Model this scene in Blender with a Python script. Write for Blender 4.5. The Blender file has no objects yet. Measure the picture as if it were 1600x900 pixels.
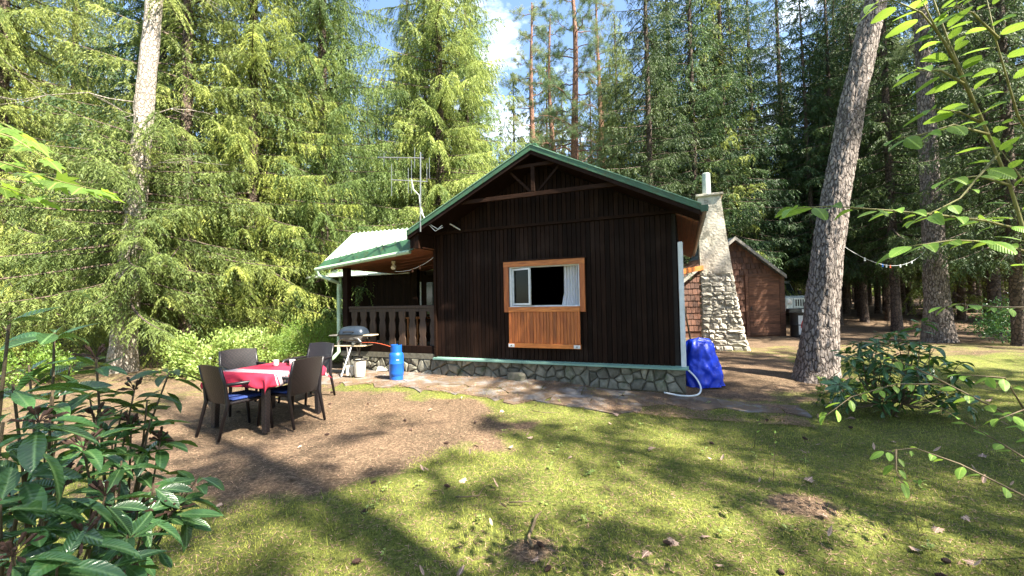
import bpy, bmesh, math, random
import numpy as np
from mathutils import Vector, Matrix, noise
from math import sin, cos, pi, radians
random.seed(7)
RNG = np.random.default_rng(7)
scene = bpy.context.scene
COL = scene.collection

# ---------------------------------------------------------------- camera
FPX, PITCH, ROLL = 646.65, .0334, .0179
_c, _s = cos(PITCH), sin(PITCH)
_V = Vector((0, -_s, _c)); _F = Vector((0, _c, _s))
_R = Vector((1, 0, 0))*cos(ROLL) - _V*sin(ROLL)
_U = Vector((1, 0, 0))*sin(ROLL) + _V*cos(ROLL)
EYE = Vector((0, 0, 1.5))
cam_data = bpy.data.cameras.new('camera')
cam_data.sensor_width = 36
cam_data.lens = 36*FPX/1600
cam_data.clip_start = .05
cam_data.clip_end = 2000
cam = bpy.data.objects.new('camera', cam_data)
COL.objects.link(cam)
_m = Matrix((_R, _U, -_F)).transposed().to_4x4()
cam.matrix_world = Matrix.Translation(EYE) @ _m
scene.camera = cam

# ---------------------------------------------------------------- world and sun
SUN_H = Vector((.78, -.62, 0)).normalized()      # horizontal direction towards the sun
SUN_EL = radians(50)
to_sun = SUN_H*cos(SUN_EL) + Vector((0, 0, sin(SUN_EL)))
world = bpy.data.worlds.new('World')
scene.world = world
world.use_nodes = True
wn, wl = world.node_tree.nodes, world.node_tree.links
bg = wn['Background']
sky = wn.new('ShaderNodeTexSky')
sky.sky_type = 'NISHITA'
sky.sun_disc = False
sky.sun_elevation = SUN_EL
sky.sun_rotation = math.atan2(SUN_H.x, SUN_H.y)
sky.air_density = 1.0
sky.dust_density = .6
sky.ozone_density = 2.0
tc = wn.new('ShaderNodeTexCoord')
mp = wn.new('ShaderNodeMapping'); mp.inputs['Scale'].default_value = (1, 1, 2.2)
mp.inputs['Location'].default_value = (1.15, .4, .9)
cn = wn.new('ShaderNodeTexNoise'); cn.inputs['Scale'].default_value = 2.6
cn.inputs['Detail'].default_value = 7; cn.inputs['Roughness'].default_value = .58
cr = wn.new('ShaderNodeValToRGB')
cr.color_ramp.elements[0].position = .55; cr.color_ramp.elements[1].position = .68
mix = wn.new('ShaderNodeMix'); mix.data_type = 'RGBA'
mix.inputs['B'].default_value = (7.5, 7.9, 8.4, 1)
wl.new(tc.outputs['Generated'], mp.inputs['Vector'])
wl.new(mp.outputs['Vector'], cn.inputs['Vector'])
wl.new(cn.outputs['Fac'], cr.inputs['Fac'])
wl.new(cr.outputs['Color'], mix.inputs['Factor'])
wl.new(sky.outputs['Color'], mix.inputs['A'])
wl.new(mix.outputs['Result'], bg.inputs['Color'])
bg.inputs['Strength'].default_value = .085
sun_data = bpy.data.lights.new('sun', 'SUN')
sun_data.energy = 5
sun_data.angle = radians(.53)
sun_data.color = (1, .93, .79)
sun = bpy.data.objects.new('sun', sun_data)
COL.objects.link(sun)
sun.rotation_euler = to_sun.to_track_quat('Z', 'Y').to_euler()
scene.view_settings.view_transform = 'Standard'
scene.view_settings.look = 'None'
scene.view_settings.gamma = 1
scene.view_settings.exposure = 2.4
scene.cycles.max_bounces = 6
scene.cycles.transparent_max_bounces = 8
scene.cycles.use_denoising = True

# ---------------------------------------------------------------- positions
def ray(px, py):
    return _F + _R*((px-800)/FPX) + _U*((450-py)/FPX)

def smooth(a, b, t):
    t = max(0., min(1., (t-a)/(b-a)))
    return t*t*(3-2*t)

def height(x, y):
    z = -.12*(1-smooth(5.6, 8.2, y - .15*x)) + .5*smooth(16.8, 22, y)
    z += .5*smooth(24, 60, y)
    return z

def bumps(x, y):
    return .035*noise.noise(Vector((x*.7, y*.7, 0))) + .020*noise.noise(Vector((x*2.6, y*2.6, 3)))

def ground_at(px, py):
    """the ground point seen in a direction"""
    r = ray(px, py); z = 0
    for _ in range(12):
        t = (z-EYE.z)/r.z
        p = EYE + r*t
        z = height(p.x, p.y)
    return p

def at(px, py, Y):
    r = ray(px, py)
    return EYE + r*(Y/r.y)

# ---------------------------------------------------------------- materials
def new_mat(name):
    m = bpy.data.materials.new(name); m.use_nodes = True
    nt = m.node_tree; nt.nodes.clear()
    return m, nt.nodes, nt.links

def inp(node, name, v):
    node.inputs[name].default_value = v

def ramp(N, stops):
    r = N.new('ShaderNodeValToRGB')
    e = r.color_ramp.elements
    while len(e) > 1: e.remove(e[0])
    e[0].position = stops[0][0]; e[0].color = (*stops[0][1], 1)
    for p, c in stops[1:]:
        q = e.new(p); q.color = (*c, 1)
    return r

def material(name, c1, c2=None, rough=.7, scale=(8, 8, 8), detail=6, bump=.3, bscale=None, dist=.01, metal=0,
             spec=.5, vary=.25, trans=0, tcol=None, stain=None, coat=0, coords='Object'):
    """noise mixed two tone surface; vary = brightness change from object to object"""
    m, N, L = new_mat(name)
    out = N.new('ShaderNodeOutputMaterial'); b = N.new('ShaderNodeBsdfPrincipled')
    t = N.new('ShaderNodeTexCoord'); mp = N.new('ShaderNodeMapping'); inp(mp, 'Scale', scale)
    oi = N.new('ShaderNodeObjectInfo')
    off = N.new('ShaderNodeVectorMath'); off.operation = 'MULTIPLY_ADD'
    cmb = N.new('ShaderNodeCombineXYZ')
    for k in 'XYZ': L.new(oi.outputs['Random'], cmb.inputs[k])
    inp(off, 1, (9, 7, 5)) if False else None
    off.inputs[1].default_value = (19, 13, 7)
    L.new(cmb.outputs[0], off.inputs[0]); L.new(t.outputs[coords], mp.inputs['Vector'])
    L.new(mp.outputs[0], off.inputs[2])
    n = N.new('ShaderNodeTexNoise'); inp(n, 'Scale', 1.0); inp(n, 'Detail', detail); inp(n, 'Roughness', .6)
    L.new(off.outputs[0], n.inputs['Vector'])
    c2 = c2 or tuple(x*.6 for x in c1)
    rp = ramp(N, [(.3, c2), (.68, c1)])
    L.new(n.outputs['Fac'], rp.inputs['Fac'])
    col = rp.outputs['Color']
    if stain:
        sc, ssc, sthr = stain
        n2 = N.new('ShaderNodeTexNoise'); inp(n2, 'Scale', ssc); inp(n2, 'Detail', 7); inp(n2, 'Roughness', .65)
        L.new(t.outputs['Object'], n2.inputs['Vector'])
        r2 = ramp(N, [(sthr-.06, (0, 0, 0)), (sthr+.06, (1, 1, 1))])
        L.new(n2.outputs['Fac'], r2.inputs['Fac'])
        mx = N.new('ShaderNodeMix'); mx.data_type = 'RGBA'
        L.new(r2.outputs['Color'], mx.inputs['Factor']); L.new(col, mx.inputs['A'])
        mx.inputs['B'].default_value = (*sc, 1)
        col = mx.outputs['Result']
    if vary:
        mr = N.new('ShaderNodeMapRange'); inp(mr, 'To Min', 1-vary); inp(mr, 'To Max', 1+vary)
        L.new(oi.outputs['Random'], mr.inputs['Value'])
        mu = N.new('ShaderNodeVectorMath'); mu.operation = 'SCALE'
        L.new(col, mu.inputs[0]); L.new(mr.outputs[0], mu.inputs['Scale'])
        col = mu.outputs[0]
    L.new(col, b.inputs['Base Color'])
    inp(b, 'Roughness', rough); inp(b, 'Metallic', metal); inp(b, 'Specular IOR Level', spec)
    if coat: inp(b, 'Coat Weight', coat); inp(b, 'Coat Roughness', .15)
    if bump:
        bn = n
        if bscale:
            bn = N.new('ShaderNodeTexNoise'); inp(bn, 'Scale', bscale); inp(bn, 'Detail', 5)
            L.new(t.outputs['Object'], bn.inputs['Vector'])
        bp = N.new('ShaderNodeBump'); inp(bp, 'Strength', bump); inp(bp, 'Distance', dist)
        L.new(bn.outputs['Fac'], bp.inputs['Height']); L.new(bp.outputs[0], b.inputs['Normal'])
    if trans:
        tr = N.new('ShaderNodeBsdfTranslucent'); ms = N.new('ShaderNodeMixShader')
        inp(ms, 'Fac', trans)
        if tcol: tr.inputs['Color'].default_value = (*tcol, 1)
        else: L.new(col, tr.inputs['Color'])
        L.new(b.outputs[0], ms.inputs[1]); L.new(tr.outputs[0], ms.inputs[2]); L.new(ms.outputs[0], out.inputs[0])
    else:
        L.new(b.outputs[0], out.inputs[0])
    return m

M = {}
M['dark_wood'] = material('dark_wood', (.019, .0088, .0055), (.006, .003, .002), .65, (60, 60, 2.5), bump=.5, vary=.38, spec=.08, stain=((.022, .013, .010), 1.1, .60))
M['rail_wood'] = material('rail_wood', (.026, .012, .007), (.010, .005, .003), .7, (6, 40, 40), bump=.3, vary=.2, spec=.08)
M['baluster_wood'] = material('baluster_wood', (.055, .029, .015), (.02, .010, .006), .65, (30, 30, 4), bump=.3, vary=.25)
M['orange_wood'] = material('orange_wood', (.62, .21, .045), (.28, .075, .016), .5, (5, 40, 40), bump=.2, vary=.15)
M['orange_wood_upright'] = material('orange_wood_upright', (.50, .15, .032), (.20, .045, .012), .5, (45, 45, 3), bump=.2, vary=.28)
M['soffit_wood'] = material('soffit_wood', (.26, .095, .045), (.10, .036, .018), .6, (40, 2, 40), bump=.2, vary=.2)
M['green_metal'] = material('green_metal', (.045, .125, .062), (.026, .07, .036), .5, (3, 3, 3), bump=.1, vary=.05, stain=((.05, .07, .025), 9, .6))
M['verge_metal'] = material('verge_metal', (.22, .36, .24), (.10, .20, .12), .4, (12, 12, 12), bump=.1, vary=.05, stain=((.05, .07, .03), 14, .62))
M['pale_roof'] = material('pale_roof', (.40, .50, .40), (.28, .38, .29), .35, (2, 2, 2), bump=.08, vary=.08)
M['pale_green'] = material('pale_green', (.42, .56, .40), (.26, .38, .24), .45, (6, 6, 6), bump=.1, vary=.05)
M['sill_metal'] = material('sill_metal', (.22, .38, .31), (.15, .27, .22), .4, (2, 30, 30), bump=.1, vary=.05)
M['white_paint'] = material('white_paint', (.74, .76, .78), (.55, .58, .6), .4, (9, 9, 9), bump=.05, vary=.05)
M['cream_plastic'] = material('cream_plastic', (.66, .62, .52), (.45, .41, .33), .45, (9, 9, 9), bump=.05, vary=.05)
M['curtain'] = material('curtain', (.80, .80, .84), (.66, .67, .74), .8, (3, 3, 3), bump=.1, vary=.03, trans=.25)
M['stone'] = material('stone', (.23, .215, .17), (.10, .095, .07), .85, (9, 9, 9), bump=.7, dist=.02, vary=.45, stain=((.07, .085, .045), 3, .60))
M['mortar'] = material('mortar', (.13, .12, .09), (.06, .056, .042), .95, (14, 14, 14), bump=.5, vary=0)
M['chimney_stone'] = material('chimney_stone', (.58, .53, .44), (.34, .305, .25), .9, (12, 12, 12), bump=.9, dist=.025, vary=.16, stain=((.18, .17, .13), 7, .63))
M['chimney_mortar'] = material('chimney_mortar', (.54, .49, .41), (.33, .30, .245), .95, (18, 18, 18), bump=.6, vary=0)
M['plaster'] = material('plaster', (.64, .57, .46), (.44, .385, .31), .9, (4, 4, 2.5), bump=.4, bscale=16, dist=.04, vary=0, stain=((.17, .155, .12), 2.6, .56))
M['flue'] = material('flue', (.45, .50, .46), (.27, .33, .30), .6, (10, 10, 3), bump=.2, vary=0)
M['shed_wood'] = material('shed_wood', (.20, .085, .045), (.06, .027, .017), .8, (4, 30, 30), bump=.5, vary=.4)
M['shingle'] = material('shingle', (.15, .064, .036), (.05, .023, .015), .8, (40, 40, 5), bump=.5, vary=.42)
M['grey_board'] = material('grey_board', (.36, .33, .29), (.18, .16, .14), .8, (30, 5, 30), bump=.4, vary=.2)
M['dark_interior'] = material('dark_interior', (.020, .014, .011), None, .9, bump=0, vary=0)
M['gutter'] = material('gutter', (.30, .27, .22), (.13, .11, .09), .5, (15, 15, 15), bump=.2, metal=.3, vary=0)
M['resin'] = material('resin', (.013, .010, .013), (.007, .006, .008), .42, (30, 30, 30), bump=.1, vary=.1)
M['blue_cloth'] = material('blue_cloth', (.018, .045, .20), (.012, .028, .13), .85, (20, 20, 20), bump=.2, vary=.1)
M['mug'] = material('mug', (.80, .78, .74), (.72, .70, .67), .25, bump=0, vary=0)
M['gas_blue'] = material('gas_blue', (.008, .10, .42), (.006, .075, .32), .38, (5, 5, 5), bump=.08, vary=0, stain=((.03, .09, .26), 16, .68))
M['bbq_lid'] = material('bbq_lid', (.03, .042, .06), (.018, .026, .04), .3, (8, 8, 8), bump=.03, metal=.25, vary=0)
M['bbq_grey'] = material('bbq_grey', (.13, .12, .11), (.07, .065, .06), .5, (8, 8, 8), bump=.05, vary=0)
M['black_plastic'] = material('black_plastic', (.015, .015, .016), (.009, .009, .010), .45, bump=.05, vary=0)
M['bbq_shelf'] = material('bbq_shelf', (.52, .42, .28), (.36, .28, .18), .55, (3, 30, 30), bump=.1, vary=0)
M['red_rubber'] = material('red_rubber', (.65, .12, .05), None, .5, bump=0, vary=0)
M['tarp'] = material('tarp', (.006, .045, .62), (.005, .03, .46), .42, (8, 8, 8), bump=.5, bscale=14, dist=.02, vary=0)
M['metal'] = material('metal', (.36, .37, .36), (.22, .22, .22), .35, (12, 12, 12), bump=.05, metal=.7, vary=0)
M['slab'] = material('slab', (.21, .20, .195), (.12, .105, .095), .9, (7, 7, 7), bump=.5, dist=.012, vary=.2, stain=((.12, .08, .05), 2.5, .47))
M['car_paint'] = material('car_paint', (.62, .72, .74), None, .25, bump=0, vary=0, coat=.6)
M['car_trim'] = material('car_trim', (.02, .02, .022), None, .4, bump=0, vary=0)
M['rubber'] = material('rubber', (.02, .02, .02), None, .8, bump=.2, vary=0)
M['red_paint'] = material('red_paint', (.60, .03, .035), (.40, .02, .02), .5, (5, 5, 5), bump=.1, vary=0)
M['slate_roof'] = material('slate_roof', (.11, .145, .16), (.06, .08, .09), .5, (9, 9, 9), bump=.3, vary=.2)
M['deadflower'] = material('deadflower', (.06, .028, .018), (.025, .013, .009), .8, (30, 30, 30), bump=.1, vary=.2)
M['twig'] = material('twig', (.14, .10, .055), (.06, .045, .025), .8, (20, 20, 20), bump=.3, vary=.1)
M['green_twig'] = material('green_twig', (.20, .19, .06), (.12, .10, .04), .7, (20, 20, 20), bump=.2, vary=.1)

def leaf_mat(name, c1, c2, rough, trans, tcol, scale=3., vary=.3, spec=.5, hue=0):
    m = material(name, c1, c2, rough, (scale*5,)*3, 3, 0, vary=vary, trans=trans, tcol=tcol, spec=spec)
    N, L = m.node_tree.nodes, m.node_tree.links
    b = [n for n in N if n.type == 'BSDF_PRINCIPLED'][0]
    t = N.new('ShaderNodeTexCoord'); sx = N.new('ShaderNodeSeparateXYZ'); L.new(t.outputs['Object'], sx.inputs[0])
    ab = N.new('ShaderNodeMath'); ab.operation = 'ABSOLUTE'; L.new(sx.outputs['X'], ab.inputs[0])
    # side veins run obliquely from the midrib
    vm = N.new('ShaderNodeMath'); vm.operation = 'SUBTRACT'; L.new(sx.outputs['Y'], vm.inputs[0]); L.new(ab.outputs[0], vm.inputs[1])
    sn = N.new('ShaderNodeMath'); sn.operation = 'MULTIPLY'; sn.inputs[1].default_value = 620; L.new(vm.outputs[0], sn.inputs[0])
    s2 = N.new('ShaderNodeMath'); s2.operation = 'SINE'; L.new(sn.outputs[0], s2.inputs[0])
    rr = ramp(N, [(0, (1, 1, 1)), (.0009, (.5, .5, .5)), (.0016, (0, 0, 0))]); L.new(ab.outputs[0], rr.inputs['Fac'])
    mx = N.new('ShaderNodeMix'); mx.data_type = 'RGBA'; L.new(rr.outputs[0], mx.inputs['Factor'])
    src = b.inputs['Base Color'].links[0].from_socket
    L.new(src, mx.inputs['A']); mx.inputs['B'].default_value = (c1[0]*1.9+.03, c1[1]*1.6+.03, c1[2]*1.7+.02, 1)
    L.new(mx.outputs['Result'], b.inputs['Base Color'])
    bp = N.new('ShaderNodeBump'); inp(bp, 'Strength', .35); inp(bp, 'Distance', .0015); L.new(s2.outputs[0], bp.inputs['Height']); L.new(bp.outputs[0], b.inputs['Normal'])
    return m
M['rhodo'] = leaf_mat('rhodo_leaf', (.065, .15, .045), (.032, .085, .028), .27, .15, (.16, .30, .03), 6, .5, .7)
M['hazel'] = leaf_mat('hazel_leaf', (.20, .34, .055), (.12, .24, .035), .5, .45, (.32, .48, .06), 12, .45)
M['maple'] = leaf_mat('maple_leaf', (.19, .30, .055), (.11, .21, .035), .5, .5, (.36, .52, .06), 12, .3)
M['box_leaf'] = leaf_mat('boxwood_leaf', (.19, .30, .055), (.10, .18, .03), .45, .35, (.34, .50, .06), 5, .1)
M['bush_leaf'] = leaf_mat('bush_leaf', (.30, .38, .12), (.16, .25, .05), .45, .35, (.42, .52, .10), 5, .1)
M['dead_leaf'] = leaf_mat('dead_leaf', (.46, .33, .25), (.26, .16, .11), .7, .1, None, 20, .4)

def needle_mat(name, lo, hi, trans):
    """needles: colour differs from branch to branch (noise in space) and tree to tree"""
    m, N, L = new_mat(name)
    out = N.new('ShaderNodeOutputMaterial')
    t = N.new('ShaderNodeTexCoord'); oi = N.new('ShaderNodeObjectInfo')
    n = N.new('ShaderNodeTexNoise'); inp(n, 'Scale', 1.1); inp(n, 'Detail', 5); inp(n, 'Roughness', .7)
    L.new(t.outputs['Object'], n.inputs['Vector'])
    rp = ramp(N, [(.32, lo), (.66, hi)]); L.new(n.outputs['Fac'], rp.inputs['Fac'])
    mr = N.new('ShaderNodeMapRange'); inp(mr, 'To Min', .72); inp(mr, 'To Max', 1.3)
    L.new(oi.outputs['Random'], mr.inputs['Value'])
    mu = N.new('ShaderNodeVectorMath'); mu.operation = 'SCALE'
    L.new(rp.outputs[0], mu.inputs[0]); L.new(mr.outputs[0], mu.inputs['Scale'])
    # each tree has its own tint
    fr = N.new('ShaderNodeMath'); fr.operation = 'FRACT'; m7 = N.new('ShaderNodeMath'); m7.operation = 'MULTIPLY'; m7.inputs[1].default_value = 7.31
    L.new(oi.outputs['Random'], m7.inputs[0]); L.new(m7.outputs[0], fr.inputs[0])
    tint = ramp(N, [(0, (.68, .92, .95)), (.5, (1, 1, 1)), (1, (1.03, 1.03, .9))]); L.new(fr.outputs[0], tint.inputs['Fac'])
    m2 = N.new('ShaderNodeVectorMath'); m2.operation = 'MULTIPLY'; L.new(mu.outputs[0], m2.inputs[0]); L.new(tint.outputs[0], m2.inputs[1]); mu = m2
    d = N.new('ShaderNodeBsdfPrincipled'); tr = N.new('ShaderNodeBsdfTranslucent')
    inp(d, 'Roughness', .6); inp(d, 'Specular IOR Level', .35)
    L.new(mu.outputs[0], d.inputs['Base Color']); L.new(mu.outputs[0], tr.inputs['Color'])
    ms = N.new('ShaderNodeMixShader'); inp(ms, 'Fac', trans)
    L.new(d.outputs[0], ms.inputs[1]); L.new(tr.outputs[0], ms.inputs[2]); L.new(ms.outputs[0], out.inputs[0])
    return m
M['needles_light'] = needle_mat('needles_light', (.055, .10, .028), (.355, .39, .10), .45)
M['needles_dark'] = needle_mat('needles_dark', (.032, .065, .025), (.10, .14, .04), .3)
M['needles_pine'] = needle_mat('needles_pine', (.12, .17, .07), (.22, .24, .10), .3)

def bark_mat(name, plate, plate2, crack, sc=(9, 9, 3.2), bump=1.0, moss=None):
    m, N, L = new_mat(name)
    out = N.new('ShaderNodeOutputMaterial'); b = N.new('ShaderNodeBsdfPrincipled')
    t = N.new('ShaderNodeTexCoord'); mp = N.new('ShaderNodeMapping'); inp(mp, 'Scale', sc)
    L.new(t.outputs['Object'], mp.inputs['Vector'])
    nz = N.new('ShaderNodeTexNoise'); inp(nz, 'Scale', 1.3); inp(nz, 'Detail', 4)
    L.new(mp.outputs[0], nz.inputs['Vector'])
    ad = N.new('ShaderNodeVectorMath'); ad.operation = 'MULTIPLY_ADD'
    ad.inputs[1].default_value = (.9, .9, .9)
    L.new(nz.outputs['Color'], ad.inputs[0]); L.new(mp.outputs[0], ad.inputs[2])
    v = N.new('ShaderNodeTexVoronoi'); v.feature = 'DISTANCE_TO_EDGE'; inp(v, 'Scale', 1.0)
    L.new(ad.outputs[0], v.inputs['Vector'])
    r = ramp(N, [(.0, (0, 0, 0)), (.13, (1, 1, 1))]); L.new(v.outputs['Distance'], r.inputs['Fac'])
    n2 = N.new('ShaderNodeTexNoise'); inp(n2, 'Scale', 24); inp(n2, 'Detail', 6); inp(n2, 'Roughness', .7)
    L.new(t.outputs['Object'], n2.inputs['Vector'])
    r2 = ramp(N, [(.3, plate2), (.7, plate)]); L.new(n2.outputs['Fac'], r2.inputs['Fac'])
    mx = N.new('ShaderNodeMix'); mx.data_type = 'RGBA'
    L.new(r.outputs[0], mx.inputs['Factor']); mx.inputs['A'].default_value = (*crack, 1); L.new(r2.outputs[0], mx.inputs['B'])
    L.new(mx.outputs['Result'], b.inputs['Base Color']); inp(b, 'Roughness', .9)
    hs = N.new('ShaderNodeMath'); hs.operation = 'MULTIPLY_ADD'; hs.inputs[1].default_value = .35
    L.new(n2.outputs['Fac'], hs.inputs[0]); L.new(r.outputs[0], hs.inputs[2])
    bp = N.new('ShaderNodeBump'); inp(bp, 'Strength', bump); inp(bp, 'Distance', .03)
    L.new(hs.outputs[0], bp.inputs['Height']); L.new(bp.outputs[0], b.inputs['Normal'])
    L.new(b.outputs[0], out.inputs[0])
    return m
M['pine_bark'] = bark_mat('pine_bark', (.31, .27, .245), (.15, .115, .10), (.07, .05, .042), (18, 18, 5.5))
M['pale_bark'] = bark_mat('pale_bark', (.46, .41, .35), (.25, .21, .175), (.22, .175, .14), (17, 17, 8), .8)
M['spruce_bark'] = bark_mat('spruce_bark', (.15, .105, .08), (.075, .052, .04), (.025, .017, .014), (10, 10, 8), .7)
M['red_bark'] = bark_mat('red_bark', (.30, .15, .09), (.17, .08, .055), (.06, .035, .025), (10, 10, 6), .6)

def glass_mat(name, tint, rough=.03):
    m, N, L = new_mat(name)
    out = N.new('ShaderNodeOutputMaterial'); g = N.new('ShaderNodeBsdfGlossy'); inp(g, 'Roughness', rough)
    tr = N.new('ShaderNodeBsdfTransparent'); tr.inputs[0].default_value = (*tint, 1)
    fr = N.new('ShaderNodeFresnel'); inp(fr, 'IOR', 1.22)
    ms = N.new('ShaderNodeMixShader'); L.new(fr.outputs[0], ms.inputs[0]); L.new(tr.outputs[0], ms.inputs[1]); L.new(g.outputs[0], ms.inputs[2])
    L.new(ms.outputs[0], out.inputs[0])
    return m
M['glass'] = glass_mat('glass', (.6, .65, .66))
M['car_glass'] = material('car_glass', (.03, .05, .05), None, .08, bump=0, vary=0)

# woven resin of the chairs
def weave_mat():
    m, N, L = new_mat('woven_resin')
    out = N.new('ShaderNodeOutputMaterial'); b = N.new('ShaderNodeBsdfPrincipled')
    t = N.new('ShaderNodeTexCoord')
    mp = N.new('ShaderNodeMapping'); inp(mp, 'Scale', (42, 42, 42)); L.new(t.outputs['Object'], mp.inputs['Vector'])
    ck = N.new('ShaderNodeTexChecker'); inp(ck, 'Scale', 1.0)
    ck.inputs['Color1'].default_value = (.019, .013, .014, 1); ck.inputs['Color2'].default_value = (.004, .0035, .005, 1)
    L.new(mp.outputs[0], ck.inputs['Vector']); L.new(ck.outputs[0], b.inputs['Base Color'])
    inp(b, 'Roughness', .42)
    bp = N.new('ShaderNodeBump'); inp(bp, 'Strength', .8); inp(bp, 'Distance', .005)
    L.new(ck.outputs['Fac'], bp.inputs['Height']); L.new(bp.outputs[0], b.inputs['Normal'])
    L.new(b.outputs[0], out.inputs[0])
    return m
M['weave'] = weave_mat()

def cloth_mat():
    m, N, L = new_mat('tablecloth')
    out = N.new('ShaderNodeOutputMaterial'); b = N.new('ShaderNodeBsdfPrincipled')
    uv = N.new('ShaderNodeUVMap'); uv.uv_map = 'UVMap'
    sp = N.new('ShaderNodeSeparateXYZ'); L.new(uv.outputs[0], sp.inputs[0])
    red = (.42, .012, .045); wh = (.44, .35, .37); gr = (.22, .17, .20)
    r = ramp(N, [(0, red), (.22, wh), (.235, red), (.25, wh), (.29, gr), (.305, wh), (.33, gr), (.345, wh), (.38, red), (.39, wh), (.405, red), (.90, wh), (.95, red)])
    r.color_ramp.interpolation = 'CONSTANT'
    L.new(sp.outputs['Y'], r.inputs['Fac'])
    n = N.new('ShaderNodeTexNoise'); inp(n, 'Scale', 60); inp(n, 'Detail', 3)
    mx = N.new('ShaderNodeMix'); mx.data_type = 'RGBA'; mx.blend_type = 'MULTIPLY'; inp(mx, 'Factor', .25)
    L.new(r.outputs[0], mx.inputs['A']); L.new(n.outputs['Color'], mx.inputs['B'])
    L.new(mx.outputs['Result'], b.inputs['Base Color']); inp(b, 'Roughness', .85)
    bp = N.new('ShaderNodeBump'); inp(bp, 'Strength', .15); L.new(n.outputs['Fac'], bp.inputs['Height']); L.new(bp.outputs[0], b.inputs['Normal'])
    L.new(b.outputs[0], out.inputs[0])
    return m
M['cloth'] = cloth_mat()

def ground_mat():
    m, N, L = new_mat('ground')
    out = N.new('ShaderNodeOutputMaterial'); b = N.new('ShaderNodeBsdfPrincipled')
    geo = N.new('ShaderNodeNewGeometry')
    at_ = N.new('ShaderNodeAttribute'); at_.attribute_name = 'moss'
    n1 = N.new('ShaderNodeTexNoise'); inp(n1, 'Scale', 2.2); inp(n1, 'Detail', 10); inp(n1, 'Roughness', .75)
    L.new(geo.outputs['Position'], n1.inputs['Vector'])
    add = N.new('ShaderNodeMath'); add.operation = 'ADD'
    sub = N.new('ShaderNodeMath'); sub.operation = 'MULTIPLY_ADD'; sub.inputs[1].default_value = 1.3; sub.inputs[2].default_value = -.65
    L.new(n1.outputs['Fac'], sub.inputs[0]); L.new(sub.outputs[0], add.inputs[0]); L.new(at_.outputs['Fac'], add.inputs[1])
    rm = ramp(N, [(.36, (0, 0, 0)), (.64, (1, 1, 1))]); L.new(add.outputs[0], rm.inputs['Fac'])
    n2 = N.new('ShaderNodeTexNoise'); inp(n2, 'Scale', 30); inp(n2, 'Detail', 8); inp(n2, 'Roughness', .75)
    L.new(geo.outputs['Position'], n2.inputs['Vector'])
    n3 = N.new('ShaderNodeTexNoise'); inp(n3, 'Scale', 1.4); inp(n3, 'Detail', 5)
    L.new(geo.outputs['Position'], n3.inputs['Vector'])
    ms = ramp(N, [(.30, (.025, .036, .010)), (.5, (.12, .138, .032)), (.7, (.255, .258, .062))]); L.new(n2.outputs['Fac'], ms.inputs['Fac'])
    nd = ramp(N, [(.30, (.034, .023, .015)), (.5, (.12, .080, .053)), (.72, (.31, .225, .15))]); L.new(n2.outputs['Fac'], nd.inputs['Fac'])
    mx = N.new('ShaderNodeMix'); mx.data_type = 'RGBA'
    L.new(rm.outputs[0], mx.inputs['Factor']); L.new(nd.outputs[0], mx.inputs['A']); L.new(ms.outputs[0], mx.inputs['B'])
    m2 = N.new('ShaderNodeMix'); m2.data_type = 'RGBA'; m2.blend_type = 'MULTIPLY'; inp(m2, 'Factor', 1)
    r3 = ramp(N, [(.35, (.72, .74, .70)), (.65, (1.12, 1.1, 1.05))]); L.new(n3.outputs['Fac'], r3.inputs['Fac'])
    L.new(mx.outputs['Result'], m2.inputs['A']); L.new(r3.outputs[0], m2.inputs['B'])
    L.new(m2.outputs['Result'], b.inputs['Base Color']); inp(b, 'Roughness', .95); inp(b, 'Specular IOR Level', .2)
    bp = N.new('ShaderNodeBump'); inp(bp, 'Strength', .8); inp(bp, 'Distance', .03); L.new(n2.outputs['Fac'], bp.inputs['Height'])
    L.new(bp.outputs[0], b.inputs['Normal']); L.new(b.outputs[0], out.inputs[0])
    return m
M['ground'] = ground_mat()
def per_piece(m, lo, hi):
    N, L = m.node_tree.nodes, m.node_tree.links
    g_ = N.new('ShaderNodeNewGeometry'); mr = N.new('ShaderNodeMapRange'); inp(mr, 'To Min', lo); inp(mr, 'To Max', hi)
    L.new(g_.outputs['Random Per Island'], mr.inputs['Value'])
    done = {}
    for n in list(N):
        if n.type in ('BSDF_PRINCIPLED', 'BSDF_TRANSLUCENT'):
            k = 'Base Color' if n.type == 'BSDF_PRINCIPLED' else 'Color'
            if not n.inputs[k].links: continue
            src = n.inputs[k].links[0].from_socket
            if src not in done:
                mu = N.new('ShaderNodeVectorMath'); mu.operation = 'SCALE'; L.new(src, mu.inputs[0]); L.new(mr.outputs[0], mu.inputs['Scale']); done[src] = mu.outputs[0]
            L.new(done[src], n.inputs[k])
M['moss_blade'] = material('moss_blade', (.35, .355, .078), (.10, .13, .025), .8, (2.2, 2.2, 2.2), 6, 0, vary=0, trans=.3, spec=.2)
M['needle_litter'] = material('needle_litter', (.36, .235, .155), (.10, .06, .04), .8, (60, 60, 60), 4, 0, vary=0, spec=.2)

per_piece(M['moss_blade'], .45, 1.6); per_piece(M['needle_litter'], .35, 1.7)
for k_ in ('needles_light', 'needles_dark', 'needles_pine', 'box_leaf', 'bush_leaf'): per_piece(M[k_], .72, 1.3)
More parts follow.
